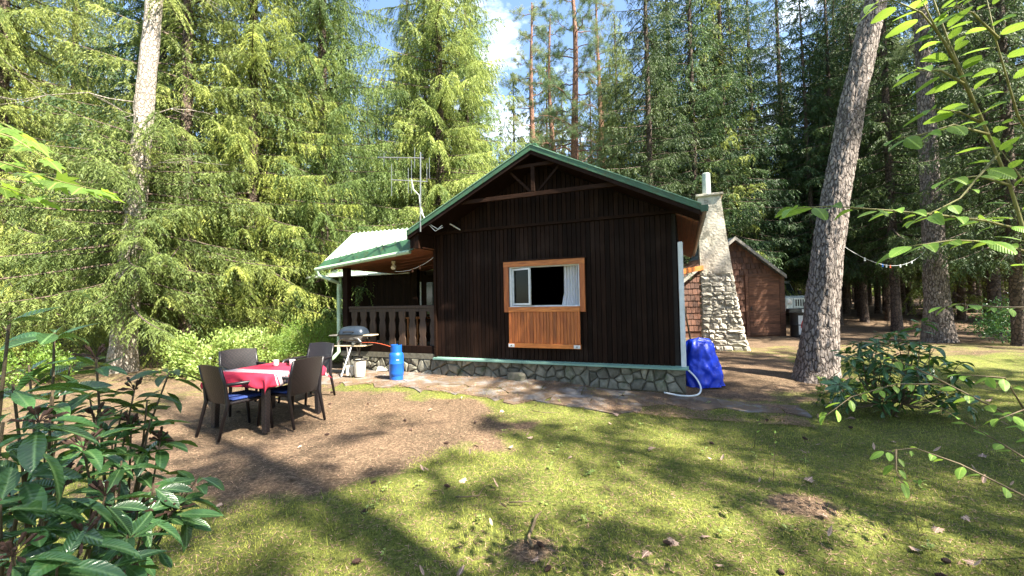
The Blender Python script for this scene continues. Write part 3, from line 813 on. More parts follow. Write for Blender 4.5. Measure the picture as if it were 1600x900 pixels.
low = spruce('boughs', 17, 6.2, 1.6, 3.2, 84, 'needles_light', r0=.05, step=.07, tstep=.034, sh=(.05, .11), wid=.012, droop=.45, hang=1.0, kite=False, tlen=1.2, taper=.35, bend=lambda z: (.075*z, 0))
for o in list(low.children):
    if o.name.startswith('trunk'): bpy.data.objects.remove(o)
    else: o.parent = pale_pine
bpy.data.objects.remove(low)
UNIQ = [
    # proto, px, Y, rz, scale, label
    (big_a, -5, 11.8, .3, 1.0, 'big bright spruce at the far left edge, boughs reaching the ground'),
    (mid_a, 290, 11.4, 1.4, 1.0, 'spruce with drooping dark boughs beside the tall pale trunk'),
    (big_a, 395, 13.2, 2.2, .98, 'wide sunlit spruce directly behind the dining table'),
    (big_b, 505, 14.6, 4.0, 1.12, 'tall sunlit spruce left of the porch roof, behind the boxwood'),
    (big_a, 690, 17.5, 5.0, 1.22, 'tall conical spruce behind the television antenna'),
    (big_b, 590, 19.5, .9, .62, 'small bright spruce between the two tall sunlit ones left of the roof'),
    (big_b, 110, 17.0, 2.9, 1.05, 'spruce standing behind the left edge spruce and the pale trunk'),
    (shade_a, 1022, 17.5, .5, 1.0, 'dark slender spruce rising behind the right roof slope'),
    (shade_a, 1092, 18.8, 1.9, 1.05, 'dark spruce rising just behind the chimney'),
    (shade_a, 1185, 21.5, 3.3, 1.0, 'spruce rising behind the shingled shed'),
    (shade_a, 1400, 17.0, 4.1, 1.1, 'dark spruce between the two thick pines'),
    (shade_a, 1555, 15.5, 5.3, 1.15, 'dark spruce behind the right edge hazel sapling'),
    (shade_a, 1345, 21.0, 0.8, 1.05, 'spruce showing low between leaning pine and clothes line'),
    (big_b, 640, 21.0, 3.0, .92, 'light spruce filling the gap left of the conical one'),
    (big_a, 742, 22.5, 1.0, .90, 'smaller light spruce right of the conical one, over the left roof slope'),
    (far_b, 835, 30, 0.4, .95, 'pale spruce far behind, just left of the crooked red pine'),
    (far_b, 885, 33, 1.4, 1.0, 'pale spruce far behind, between the two red pines'),
    (far_b, 930, 28, 2.4, .86, 'pale spruce far behind, just right of the tall red pine'),
    (far_b, 962, 32, 3.4, 1.05, 'pale spruce far behind, midway from red pine to dark slender spruce'),
    (far_b, 990, 27, 4.4, .9, 'pale spruce far behind, just left of the dark slender one'),
    (far_b, 1055, 27, 5.0, 1.0, 'pale spruce far behind, between the dark slender one and the chimney'),
    (far_b, 752, 27, 2.2, .84, 'pale spruce far behind, over the left roof slope, left of the sky gap'),
    (far_b, 808, 29, 5.2, .92, 'pale spruce far behind, right over the gable ridge, right of the sky gap'),
    (far_b, 786, 33, 3.2, .80, 'short pale spruce far behind, at the foot of the sky gap'),
    (far_b, 1130, 24, 3.9, 1.0, 'pale spruce far behind, over the shed ridge'),
    (shade_a, 1056, 20.5, 2.7, 1.05, 'dark spruce between the slender one and the chimney, above the roof slope'),
    (shade_a, 1140, 19.5, 4.7, 1.1, 'dark spruce just right of the chimney flue, above the shed'),
    (big_b, 972, 24.0, 0.7, .95, 'light spruce a little right of the tall red pine'),
    (shade_a, 1232, 22.5, 5.7, 1.1, 'dark spruce between the shed and the leaning pine'),
    (big_b, 765, 24.5, 2.0, .55, 'small light spruce over the left roof slope'),
]
used = set(); 
for pr, px, Y, rz, sc, lab in UNIQ:
    p = at(px, 480, Y)
    put(pr, p.x, p.y, rz, sc, lab, first=(id(pr) not in used)); used.add(id(pr))
for k, (px, Y, rz, sc, lab) in enumerate([(838, 28, 4.0, 1.15, 'distant red pine with a full crown, leftmost above the ridge'), (945, 27, 1.2, 1.15, 'distant red pine with a full crown, right of the tallest one'), (906, 20, .2, 1.0, 'red barked pine with bare limbs above the ridge, tallest of the pair'),
                                           (868, 24, 2.5, .95, 'thinner crooked red pine left of the other above the ridge')]):
    p = at(px, 480, Y); put(red_pine, p.x, p.y, rz, sc, lab, first=(k == 0))

# deep forest: trees nobody can tell apart
FOREST = []
g = random.Random(5)
def clear(x, y, d):
    return all((x-a)**2+(y-b)**2 > d*d for a, b in FOREST)
tries = 0
firsts = {id(far_a): True, id(far_b): False}
while len(FOREST) < 262 and tries < 20000:
    tries += 1
    Y = 19+50*g.random()**1.3; px = g.uniform(-120, 1720)
    if 1210 < px < 1275 and Y < 31: continue
    if 1055 < px < 1090 and Y < 26: continue
    if 752 < px < 806 and Y < 46: continue
    if 752 < px < 1000 and Y < 27: continue
    if 560 < px < 640 and Y < 26: continue
    x = (px-800)/FPX*Y
    if not clear(x, Y, 1.5+Y*.02): continue
    FOREST.append((x, Y))
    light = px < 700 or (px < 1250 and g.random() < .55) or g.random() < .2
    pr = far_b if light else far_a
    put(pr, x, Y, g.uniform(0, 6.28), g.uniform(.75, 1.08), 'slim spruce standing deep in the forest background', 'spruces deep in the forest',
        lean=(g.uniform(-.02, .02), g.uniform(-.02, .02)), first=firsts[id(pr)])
    firsts[id(pr)] = False
# bare dark trunks in the shade on the right
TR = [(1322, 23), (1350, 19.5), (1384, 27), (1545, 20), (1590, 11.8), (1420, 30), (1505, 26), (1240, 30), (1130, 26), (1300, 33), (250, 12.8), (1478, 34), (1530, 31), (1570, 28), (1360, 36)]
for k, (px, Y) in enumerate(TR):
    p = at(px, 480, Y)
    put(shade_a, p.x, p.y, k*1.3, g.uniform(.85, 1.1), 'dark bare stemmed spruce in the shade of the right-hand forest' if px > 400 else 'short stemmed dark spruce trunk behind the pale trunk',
        'shaded spruces on the right' if px > 400 else None)
# the far-off wood closing the view: one mass
def far_wood():
    gg = np.random.default_rng(9); paths = []; A, B, W = [], [], []
    for i in range(210):
        a = gg.uniform(-.98, .98); r = gg.uniform(72, 100); x, y = r*sin(a)*1.15, r*cos(a); H = gg.uniform(14, 21)
        z = height(x, y); paths.append((np.array([[x, y, z-.3], [x+gg.normal(0, .1), y, z+H*.5], [x, y, z+H]]), [.2, .13, .02]))
        m = 520; t = gg.uniform(0, 1, m)**1.2; zz = z+1.2+(H-1.2)*t; R_ = 3.0*(1-t)+.2
        th = gg.uniform(0, 2*pi, m); rr = R_*gg.uniform(.1, 1, m)**.5
        P = np.stack([x+rr*np.cos(th), y+rr*np.sin(th), zz-.25*rr], -1); D = nrm(np.stack([np.cos(th), np.sin(th), gg.uniform(-.9, .1, m)], -1))
        A.append(P); B.append(P+D*gg.uniform(.4, 1.0, (m, 1))); W.append(nrm(np.cross(D, gg.normal(0, 1, (m, 3))))*.16)
    V, F = tube_arrays(paths, 5); A, B, W = map(np.concatenate, (A, B, W)); V2 = np.empty((len(A), 3, 3)); V2[:, 0] = A-W; V2[:, 1] = A+W; V2[:, 2] = B
    fw = fast_mesh('distant_forest', V2.reshape(-1, 3), np.arange(len(A)*3).reshape(-1, 3), 'needles_light'); tag(fw, 'far-off wood closing the view behind the trees', kind='stuff')
    t_ = fast_mesh('distant_trunks', V, F, 'spruce_bark'); tag(t_, 'trunks of the far-off wood', kind='stuff')
far_wood()
# unseen trees added behind and beside the camera to throw the clearing's shade
SH = [(8.3, 2.2, shade_a, 1.0), (11.2, 0.2, shade_a, 1.05), (10.6, -3.0, far_a, .95), (13.4, 4.0, red_pine, 1.05), (7.0, -3.4, red_pine, 1.0), (14.5, -4.5, big_b, 1.0), (4.2, -4.2, red_pine, .95), (17, 1, shade_a, 1.0),
      (-3.5, -4.5, far_b, .9), (-8, -2.5, far_b, .9), (0, -8, far_b, 1.0), (-11.5, 3.0, far_b, .9), (11, -8, far_b, 1.1), (1.6, -3.4, red_pine, .8)]
for k, (x, y) in enumerate([(22, 12.5), (25, 17), (24, 7)]):  # unseen spruces off to the right, added to darken the forest floor there
    put(shade_a, x, y, k*2.1, 1.0+.04*k, 'unseen dark spruce added right of the view to shade the forest floor', 'unseen shading spruces right of the view')
for k, (px, Y) in enumerate([(1290, 26), (1310, 19), (1372, 23), (1400, 25), (1520, 22), (1558, 24), (1592, 18), (1450, 24), (1340, 29), (1495, 29)]):
    p = at(px, 480, Y); put(shade_a, p.x, p.y, k*1.9+.4, .85+.03*k, 'dark bare stemmed spruce in the shade of the right-hand forest', 'shaded spruces on the right')
for k, (x, y, pr, s) in enumerate(SH):
    put(pr, x, y, k*1.7, s, 'unseen tree outside the view, added to shade the clearing', 'unseen shade trees round the clearing')

# ---------------------------------------------------------------- cabin
cabin = thing('cabin', 'dark brown timber cabin with green edged gable roof and open porch', 'cabin', ACAB, ANG)
W_ = 4.70; ROOFZ0 = 2.93; APEX_U, APEX_Z = 2.355, 4.25; SLOPE = (APEX_Z-ROOFZ0)/(APEX_U+.30)
OV = .586; DEP = 6.2
def roof_z(u):  # top of the roof skin
    return APEX_Z-abs(u-APEX_U)*SLOPE
def under(u): return roof_z(u)-.15
WU0, WU1, WZ0, WZ1 = 1.655, 3.045, 1.40, 2.17
# dark core walls behind the boards, with the window opening
def part(mb, name, mat, parent=None, **k): return mb.build(name, mat, parent or cabin, **k)
m_ = MB(); m_.box(.02, WU0, .03, .12, .36, 2.95); m_.box(WU1, W_-.02, .03, .12, .36, 2.95)
m_.box(WU0, WU1, .03, .12, .36, WZ0); m_.box(WU0, WU1, .03, .12, WZ1, 2.95)
m_.prism([(.02, 2.951), (W_-.02, 2.951), (W_-.02, under(W_)-.01), (APEX_U, under(APEX_U)-.01), (.02, under(0)-.01)], .04, .12)
part(m_, 'gable_core', 'dark_interior')
m_ = MB(); m_.box(.0, .03, .121, DEP, .36, 3.0); m_.box(.031, W_-.031, DEP-.1, DEP, .36, 3.2); part(m_, 'rear_walls', 'dark_wood')
m_ = MB(); m_.box(W_-.03, W_, .121, DEP, .36, 2.92); part(m_, 'side_wall', 'dark_wood')
m_ = MB(); m_.box(.03, W_-.03, .121, DEP-.1, .36, .5); part(m_, 'floor', 'dark_interior')
# boards
pw = .0855; nb_ = int(W_/pw)
boards = []
for i in range(nb_):
    u0 = i*pw+.004; u1 = (i+1)*pw-.004
    segs = [(.375+random.uniform(0, .006), 2.93)]
    if u1 > WU0-.02 and u0 < WU1+.02: segs = [(.375, WZ0+.02), (WZ1-.01, 2.93)]
    for z0, z1 in segs:
        b_ = MB(); d = random.uniform(-.002, .002)
        b_.prism([(u0, z0), (u1, z0), (u1, z1), (u0, z1)], 0+d, .028+d); part(b_, 'plank', 'dark_wood', bevel=.004)
    # upper boards, cut to the roof
    zt0, zt1 = under(u0)-.005, under(u1)-.005
    poly = [(u0, 2.985), (u1, 2.985), (u1, zt1), (u0, zt0)]
    b_ = MB(); b_.prism(poly, -.022+d, .008+d); part(b_, 'plank', 'dark_wood', bevel=.004)
m_ = MB(); m_.box(-.02, W_+.02, -.05, .005, 2.932, 2.983); part(m_, 'rail', 'rail_wood')
m_ = MB(); m_.box(-.055, -.001, -.04, .05, .37, 3.0); m_.box(-.035, .0, -.042, .0, .38, 2.9) if False else None; part(m_, 'corner_board', 'rail_wood')
# green drip sill and stone plinth
m_ = MB(); m_.prism([(0, .372), (0, .392), (1, .392), (1, .372)], 0, 1) if False else None
m_.add([(-.06, -.10, .335), (W_+.12, -.10, .335), (W_+.12, -.10, .365), (-.06, -.10, .365), (-.06, .02, .39), (W_+.12, .02, .39), (W_+.12, .02, .33), (-.06, .02, .33)],
       [(0, 1, 2, 3), (3, 2, 5, 4), (0, 7, 6, 1), (4, 5, 6, 7), (0, 3, 4, 7), (1, 6, 5, 2)])
part(m_, 'drip_sill', 'sill_metal')
fnd = MB(); fnd.box(-2.55, W_+.06, .03, .3, -.2, .33); fnd.box(W_-.2, W_+.06, .3, DEP, -.2, .33); fnd = part(fnd, 'plinth', 'mortar')
seeds = []
for r in range(3):
    u = -2.6+random.uniform(0, .2)
    while u < W_+.1:
        seeds.append((u, .03+r*.125+random.uniform(-.055, .055))); u += random.uniform(.10, .38)
for poly in voronoi(seeds, (-2.57, W_+.07, -.06, .332), .009):
    s_ = MB(); stone_piece(s_, poly, .03, random.uniform(.035, .065)); s_.build('stone', 'stone', fnd)
# end face stones on the left end of the porch plinth
for k in range(4):
    s_ = MB(); stone_piece(s_, [(0, .0+k*.1), (.27, 0+k*.1), (.27, .09+k*.1), (0, .09+k*.1)], 0, .04)
    o = s_.build('stone', 'stone', fnd); o.rotation_euler = (0, 0, -pi/2); o.location = (-2.56, .3, -.05)
m_ = MB(); m_.box(-2.62, -.06, -.03, 2.3, .332, .44); porch_floor = part(m_, 'porch_slab', 'mortar')
seeds = [(-2.5+i*.3+random.uniform(-.05, .05), .385) for i in range(9)]

# window
win = MB(); win.box(WU0-.10, WU1+.10, -.065, -.0245, WZ1, WZ1+.10); win = part(win, 'window_frame', 'orange_wood')
for a, b in ((WU0-.10, WU0), (WU1, WU1+.10)):
    MB().box(a, b, -.062, -.024, WZ0-.10, WZ1-.001).build('frame_board', 'orange_wood_upright', win, bevel=.004)
MB().box(WU0+.001, WU1-.001, -.085, -.02, WZ0-.10, WZ0).build('sill_board', 'orange_wood', win, bevel=.005)
t_ = MB(); t_.box(WU0-.14, WU1+.14, -.075, -.024, WZ1+.102, WZ1+.13); t_.build('frame_hood', 'dark_wood', win)
# white inner casing
t_ = MB(); t_.box(WU0, WU0+.045, -.01, .10, WZ0, WZ1); t_.box(WU1-.03, WU1, -.01, .10, WZ0, WZ1)
t_.box(WU0+.045, WU1-.03, -.01, .10, WZ0, WZ0+.025); t_.box(WU0+.045, WU1-.03, -.01, .10, WZ1-.02, WZ1); t_.build('casing', 'white_paint', win)
# open sash at left (swung a little inward)
sash = MB(); sw, sh_ = .43, WZ1-WZ0-.07
for a in ((0, .03, 0, sh_), (sw-.03, sw, 0, sh_), (.03, sw-.03, 0, .035), (.03, sw-.03, sh_-.03, sh_)): sash.box(a[0], a[1], -.02, .02, a[2], a[3])
sash = sash.build('sash', 'white_paint', win); sash.location = (WU0+.055, .04, WZ0+.035); sash.rotation_euler = (0, 0, -.32)
gl = MB().box(.03, sw-.03, -.003, .003, .035, sh_-.03).build('pane', 'glass', cabin); gl.location = sash.location; gl.rotation_euler = sash.rotation_euler
# curtain
cv, cf = [], []
nc = 60
for j, z in enumerate((WZ0+.0, WZ0+.25, WZ1-.25, WZ1-.005)):
    for i in range(nc):
        t = i/(nc-1); k = .30+.05*(j == 0)
        cv.append((WU1-.035-k*(1-t), .11+.022*sin(t*34+.4*j)+.008*sin(t*71), z))
cf = [(j*nc+i, j*nc+i+1, (j+1)*nc+i+1, (j+1)*nc+i) for j in range(3) for i in range(nc-1)]
MB().add(cv, cf).build('curtain', 'curtain', cabin, smooth=True)
# hinged down shutter below the window
sh = MB(); sh.box(1.66, 3.04, -.05, -.025, .66, 1.295); sh = part(sh, 'shutter', 'dark_interior')
x = 1.655
while x < 3.03:
    w = min(random.uniform(.055, .075), 3.045-x)
    if w < .03: break
    MB().box(x+.002, x+w-.002, -.075-random.uniform(0, .003), -.051, .715, 1.298).build('slat', 'orange_wood_upright', sh, bevel=.004)
    x += w
MB().box(1.645, 3.055, -.10, -.052, .63, .712).build('shutter_rail', 'orange_wood', sh, bevel=.005)
for a in (1.655, 2.925):
    MB().box(a, a+.12, -.107, -.1005, .64, .70).add([], []).build('hinge_plate', 'white_paint', sh, bevel=.003)
    MB().tube([(a+.06, -.112, .67), (a+.06, -.106, .67)], .012, 8).build('screw', 'black_plastic', sh)

# roof
roof = MB()
def slope_poly(u0, u1, t): # slab following the slope
    return [(u0, roof_z(u0)-t), (u1, roof_z(u1)-t), (u1, roof_z(u1)), (u0, roof_z(u0))]
roof.prism(slope_poly(-.30, APEX_U, .025), -OV, DEP+.4); roof.prism(slope_poly(APEX_U, W_+.36, .025), -OV, DEP+.4)
roof = part(roof, 'roof', 'green_metal')
for u0, u1 in ((-.30, APEX_U), (APEX_U, W_+.36)):  # verge board faces
    t_ = MB(); t_.prism([(u0, roof_z(u0)-.080), (u1, roof_z(u1)-.080), (u1, roof_z(u1)+.012), (u0, roof_z(u0)+.012)], -OV-.03, -OV-.002)
    t_.build('verge', 'green_metal', roof)
    t_ = MB(); t_.prism([(u0, roof_z(u0)+.013), (u1, roof_z(u1)+.013), (u1, roof_z(u1)+.03), (u0, roof_z(u0)+.03)], -OV-.04, -OV+.10); t_.build('verge_cap', 'verge_metal', roof)
    t_ = MB(); t_.prism([(u0, roof_z(u0)-.15), (u1, roof_z(u1)-.15), (u1, roof_z(u1)-.082), (u0, roof_z(u0)-.082)], -OV-.015, -OV+.05); t_.build('barge_board', 'dark_wood', roof)
# standing seams
for sgn in (-1, 1):
    for k in range(14):
        v = -.35+k*.5
        a = (APEX_U, v, APEX_Z+.012); u1 = APEX_U+sgn*2.64; b = (u1, v, roof_z(u1)+.012)
        MB().beam(a, b, .03, .022).build('seam', 'green_metal', roof)
MB().beam((APEX_U, -OV-.03, APEX_Z+.02), (APEX_U, DEP+.4, APEX_Z+.02), .2, .03).build('ridge_cap', 'green_metal', roof)
# soffit boards running along the eaves and under the gable overhang
sf = MB(); sf.prism([(-.29, under(-.29)), (APEX_U, under(APEX_U)), (APEX_U, under(APEX_U)+.02), (-.29, under(-.29)+.02)], -OV+.055, DEP+.35)
sf.prism([(APEX_U, under(APEX_U)), (W_+.34, under(W_+.34)), (W_+.34, under(W_+.34)+.02), (APEX_U, under(APEX_U)+.02)], -OV+.055, -.03)
sf = sf.build('soffit', 'dark_wood', roof)
for k in range(4):
    u0 = W_+.0+k*.085; t_ = MB(); t_.prism([(u0, under(u0)-.02), (u0+.08, under(u0+.08)-.02), (u0+.08, under(u0+.08)), (u0, under(u0))], -.02, DEP+.3); t_.build('soffit_plank', 'soffit_wood', roof)
# gable truss
def bm(a, b, w=.05, h=.075, mat='rail_wood', name='truss_beam'):
    return MB().beam(a, b, w, h, up=(0, 0, 1) if abs(a[0]-b[0]) > .05 else (1, 0, 0)).build(name, mat, cabin, bevel=.004)
yv = -OV+.085
bm((.80, yv, 3.41), (3.91, yv, 3.41)); bm((1.80, yv+.003, 3.93), (2.91, yv+.003, 3.93), .05, .06)
bm((2.355, yv-.002, 3.45), (2.355, yv-.002, 3.90), .05, .075)
bm((1.84, yv+.055, 3.93), (2.30, yv+.055, 3.46), .035, .045); bm((2.87, yv+.055, 3.93), (2.42, yv+.055, 3.46), .035, .045)
# purlin ends
for u in (): MB().beam((u, -OV+.05, under(u)-.07), (u, 0, under(u)-.07), .09, .12).build('purlin', 'rail_wood', cabin)
# eave boxes
t_ = MB(); t_.prism([(-.26, 2.62), (-.06, 2.60), (-.06, under(-.05)), (-.26, under(-.26))], -.54, .3); t_.build('eave_box', 'rail_wood', cabin)
for k in range(3): MB().box(-.262+k*.068, -.262+k*.068+.062, -.552, -.541, 2.60, under(-.26)-.005+k*.03).build('box_board', 'dark_wood', cabin)
# gutter on the right eave
gpts = [(W_+.40, -OV-.03, 2.86), (W_+.40, 3.0, 2.85), (W_+.40, DEP+.3, 2.83)]
gm = MB(); nseg = 10
prev = None
vs = []
for (x, y, z) in gpts:
    for k in range(nseg+1):
        a = pi+pi*k/nseg; vs.append((x+.055*cos(a), y, z+.055*sin(a)+.02))
    for k in range(nseg, -1, -1):
        a = pi+pi*k/nseg; vs.append((x+.049*cos(a), y, z+.049*sin(a)+.02))
nn = 2*(nseg+1)
fs = [(i*nn+k, i*nn+(k+1) % nn, (i+1)*nn+(k+1) % nn, (i+1)*nn+k) for i in range(2) for k in range(nn)]+[tuple(range(nn)), tuple(range(2*nn, 3*nn))]
gut = gm.add(vs, fs).build('gutter', 'gutter', cabin)
for k in range(9): MB().box(W_+.335, W_+.465, -.5+k*.8, -.47+k*.8, 2.865, 2.90).add([], []).build('bracket', 'gutter', gut)
MB().box(W_+.35, W_+.45, -OV-.045, -OV-.031, 2.80, 2.90).build('gutter_end', 'green_metal', gut)
# white vertical duct and side brace at the right corner
MB().box(W_+.005, W_+.085, -.03, .07, .37, 2.45).build('duct', 'white_paint', cabin, bevel=.012)
def to_cab(w):
    w = w-ACAB; return Vector((w.x*cos(ANG)+w.y*sin(ANG), -w.x*sin(ANG)+w.y*cos(ANG), w.z))
MB().beam(to_cab(at(1062, 425, 10.6)), to_cab(at(1099, 418, 12.05)), .06, .13).build('tie_board', 'orange_wood', cabin)
# grey stone lump and hose come later

# --- porch: rails, balusters, posts
rail = MB().box(-2.40, -.056, .0, .10, 1.40, 1.46).build('railing', 'baluster_wood', cabin, bevel=.006)
MB().box(-2.40, -.056, .02, .08, 1.33, 1.395).build('under_rail', 'baluster_wood', rail)
MB().box(-2.62, -.056, -.02, .10, .445, .60).build('bottom_beam', 'dark_wood', rail, bevel=.006)
prof = [(.085, .0), (.085, .18), (.066, .24), (.088, .36), (.088, .48), (.06, .60), (.088, .70), (.088, .80)]
nB = 9
for k in range(nB):
    cx = -2.40+.16+k*(2.34-.2)/(nB-1)*1.0-.02
    pts_ = [(cx+w, .565+z*.96) for w, z in prof]+[(cx-w, .565+z*.96) for w, z in reversed(prof)]
    t_ = MB(); t_.prism(pts_, .03, .06); t_.build('baluster', 'baluster_wood', rail, bevel=.003)
MB().box(-2.56, -2.42, -.02, .12, .44, 2.36).build('post', 'dark_wood', cabin, bevel=.008)
MB().box(-2.06, -1.92, 2.0, 2.14, .44, 2.5).build('post', 'dark_wood', cabin, bevel=.008)
# side railing going back
t_ = MB(); t_.box(-2.53, -2.45, .12, 2.0, 1.38, 1.45); t_.build('side_rail', 'baluster_wood', cabin)
# recessed rear wall of the porch, door, curtained window
PL = -5.15
m_ = MB(); m_.box(PL, -.001, 2.6, 2.7, .0, 2.45); part(m_, 'porch_wall', 'dark_interior')
i = 0; u = PL+.01
while u < -.02:
    if not (-2.10 < u < -1.3):
        MB().box(u, min(u+.092, -.002), 2.575, 2.599, .44, 2.42).build('plank', 'dark_wood', cabin)
    u += .10
MB().box(-2.1, -1.29, 2.56, 2.598, .44, 2.3).build('door', 'rail_wood', cabin)
MB().box(-1.98, -1.40, 2.545, 2.559, 1.2, 2.1).build('door_pane', 'car_glass', cabin)
cv = []
for j, (z, k) in enumerate(((1.42, .07), (1.75, .10), (2.12, .17))):
    for i in range(20):
        t = i/19; cv.append((-1.40-k*t, 2.535+.01*sin(t*20), z))
MB().add(cv, [(j*20+i, j*20+i+1, j*20+i+21, j*20+i+20) for j in range(2) for i in range(19)]).build('door_curtain', 'curtain', cabin)
MB().box(-2.27, -2.17, 2.55, 2.574, 1.45, 2.12).build('shutter_strip', 'white_paint', cabin)
# chairs and odds stored on the porch are only hinted through the rails: a small table
MB().box(-1.7, -1.1, 1.2, 1.7, 1.12, 1.16).build('porch_table', 'orange_wood', cabin)
for a, b in ((-1.66, 1.25), (-1.14, 1.25), (-1.66, 1.65), (-1.14, 1.65)): MB().box(a-.02, a+.02, b-.02, b+.02, .44, 1.12).build('porch_table_leg', 'orange_wood', cabin)

# --- porch roof
def LV(px, py, v):
    """cabin frame point seen in a direction on the plane v"""
    r = ray(px, py); vd = Vector((sin(-ANG), cos(-ANG), 0)); ud = Vector((cos(-ANG), -sin(-ANG), 0))
    t = (ACAB+vd*v-EYE).dot(vd)/r.dot(vd); w = EYE+r*t-ACAB
    return Vector((w.dot(ud), v, w.z))
E0, E1 = LV(496, 418, -.45), LV(645, 390, -.45)
K0, K1 = LV(506, 408, -.40), LV(648, 371, -.40)
R0, R1 = LV(551, 365, 1.5), LV(650, 356, 1.5)
pr = MB(); tt = Vector((0, 0, -.02))
pr.add([K0, K1, R1, R0, K0+tt, K1+tt, R1+tt, R0+tt], [(0, 1, 2, 3), (7, 6, 5, 4), (0, 4, 5, 1), (2, 6, 7, 3), (1, 5, 6, 2), (3, 7, 4, 0)])
pr = pr.build('porch_roof', 'pale_roof', cabin)
t_ = MB(); q = Vector((0, .03, 0)); t_.add([E0, E1, K1+Vector((0, 0, .003)), K0+Vector((0, 0, .003)), E0+q, E1+q, K1+q, K0+q], [(0, 1, 2, 3), (7, 6, 5, 4), (0, 4, 5, 1), (2, 6, 7, 3), (1, 5, 6, 2), (3, 7, 4, 0)])
t_.build('apron', 'green_metal', pr)
for k in range(1, 15):
    t = k/15
    a = K0.lerp(K1, t)+Vector((0, 0, .012)); b = R0.lerp(R1, t)+Vector((0, 0, .012)); MB().beam(a, b, .03, .03).build('rib', 'pale_roof', pr)
# left hip slope and back slope of the porch roof
H0 = Vector((K0.x, 2.9, K0.z)); 
t_ = MB(); t_.add([K0, R0, H0, K0+tt, R0+tt, H0+tt], [(0, 1, 2), (5, 4, 3), (0, 3, 4, 1), (1, 4, 5, 2), (2, 5, 3, 0)]); t_.build('hip_slope', 'pale_roof', pr)
H1 = Vector((-.02, 2.9, H0.z+.25)); t_ = MB(); t_.add([R0, R1, H1, H0, R0+tt, R1+tt, H1+tt, H0+tt], [(0, 1, 2, 3), (7, 6, 5, 4), (0, 4, 5, 1), (2, 6, 7, 3), (1, 5, 6, 2), (3, 7, 4, 0)]); t_.build('back_slope', 'pale_roof', pr)
# soffit planks of the porch
for k in range(8):
    v0 = -.41+k*.37; t_ = MB()
    a0, a1 = Vector((E0.x+.06, v0, E0.z+.0)), Vector((-.03, v0, E1.z+.02)); q = Vector((0, .355, 0)); w = Vector((0, 0, .02))
    t_.add([a0, a1, a1+q, a0+q, a0+w, a1+w, a1+q+w, a0+q+w], [(3, 2, 1, 0), (4, 5, 6, 7), (0, 1, 5, 4), (1, 2, 6, 5), (2, 3, 7, 6), (3, 0, 4, 7)]); t_.build('soffit_plank', 'soffit_wood', pr)
# porch gutter and downpipe
gp = [E0+Vector((-.02, -.03, -.05)), E1+Vector((-.05, -.03, -.04))]
MB().tube(gp, .045, 8).build('porch_gutter', 'pale_green', cabin, smooth='auto')
g0 = E0+Vector((.06, -.03, -.09))
dp = [g0, g0+Vector((.02, 0, -.10)), g0+Vector((.24, .10, -.19)), Vector((-2.635, -.06, g0.z-.26)), Vector((-2.635, -.06, 1.6)), Vector((-2.635, -.06, .42)), Vector((-2.70, -.14, .30)), Vector((-2.79, -.22, .2)), Vector((-2.79, -.22, .02)), Vector((-2.83, -.30, -.02))]
MB().tube(dp, .043, 10).build('downpipe', 'pale_green', cabin, smooth='auto')
# rear wing with pale roof seen under and left of the porch roof
wr = MB(); a0, a1 = LV(480, 433, 2.3), LV(640, 424, 2.3)
wr.add([a0, a1, a1+Vector((0, 1.6, .5)), a0+Vector((.5, 1.6, .5))], [(0, 1, 2, 3)]); wr.add([a0+tt, a1+tt, a1+Vector((0, 1.6, .48)), a0+Vector((.5, 1.6, .48))], [(3, 2, 1, 0)])
wr = wr.build('wing_roof', 'pale_roof', cabin)
MB().tube([a0+Vector((0, -.03, -.03)), a1+Vector((0, -.03, -.03))], .035, 8).build('wing_gutter', 'white_paint', wr)
MB().box(PL-.11, PL-.01, 2.55, 2.75, 0, 2.4).build('wing_post', 'pale_green', cabin)
MB().box(PL-.15, -2.6, 2.50, 2.55, -.05, .42).build('wing_plinth', 'stone', cabin)

# lamp under the porch roof
lampo = MB(); p = LV(615, 415, .25)
lampo.lathe([(.0, .10), (.05, .10), (.05, .05), (.03, .045), (.03, .02)], 14); lampo = lampo.build('porch_lamp', 'cream_plastic', cabin, smooth='auto'); lampo.location = p
gb = MB().lathe([(0.001, -.10), (.045, -.085), (.065, -.045), (.05, 0), (.03, .02)], 14).build('lamp_globe', 'cream_plastic', lampo, smooth=True)

def world(u, v, z):
    return ACAB+Vector((u*cos(ANG)-v*sin(ANG), u*sin(ANG)+v*cos(ANG), z))
# clothes line with pegs on the porch
a, b = LV(617, 424, .1), LV(680, 400, -.03)
pts_ = [world(*(a.lerp(b, t)-Vector((0, 0, .10*4*t*(1-t))))) for t in np.linspace(0, 1, 12)]
tag(MB().tube(pts_, .005, 4).build('clothes_line', 'white_paint'), 'short washing line sagging under the porch roof', 'line')
peg_src = MB().box(-.008, .008, -.006, .006, -.05, .015).box(-.012, .012, -.004, .004, -.05, -.02)
pg = peg_src.build('clothes_peg', 'soffit_wood')
for k, (i, lab) in enumerate(((5, 'brown peg on the porch line, nearer the lamp'), (7, 'brown peg on the porch line, nearer the cabin corner'))):
    o = pg if k == 0 else pg.copy()
    if k: COL.objects.link(o)
    o.location = pts_[i]; o.scale = (1.6, 1.6, 1.3); tag(o, lab, 'peg', 'pegs on the porch line')

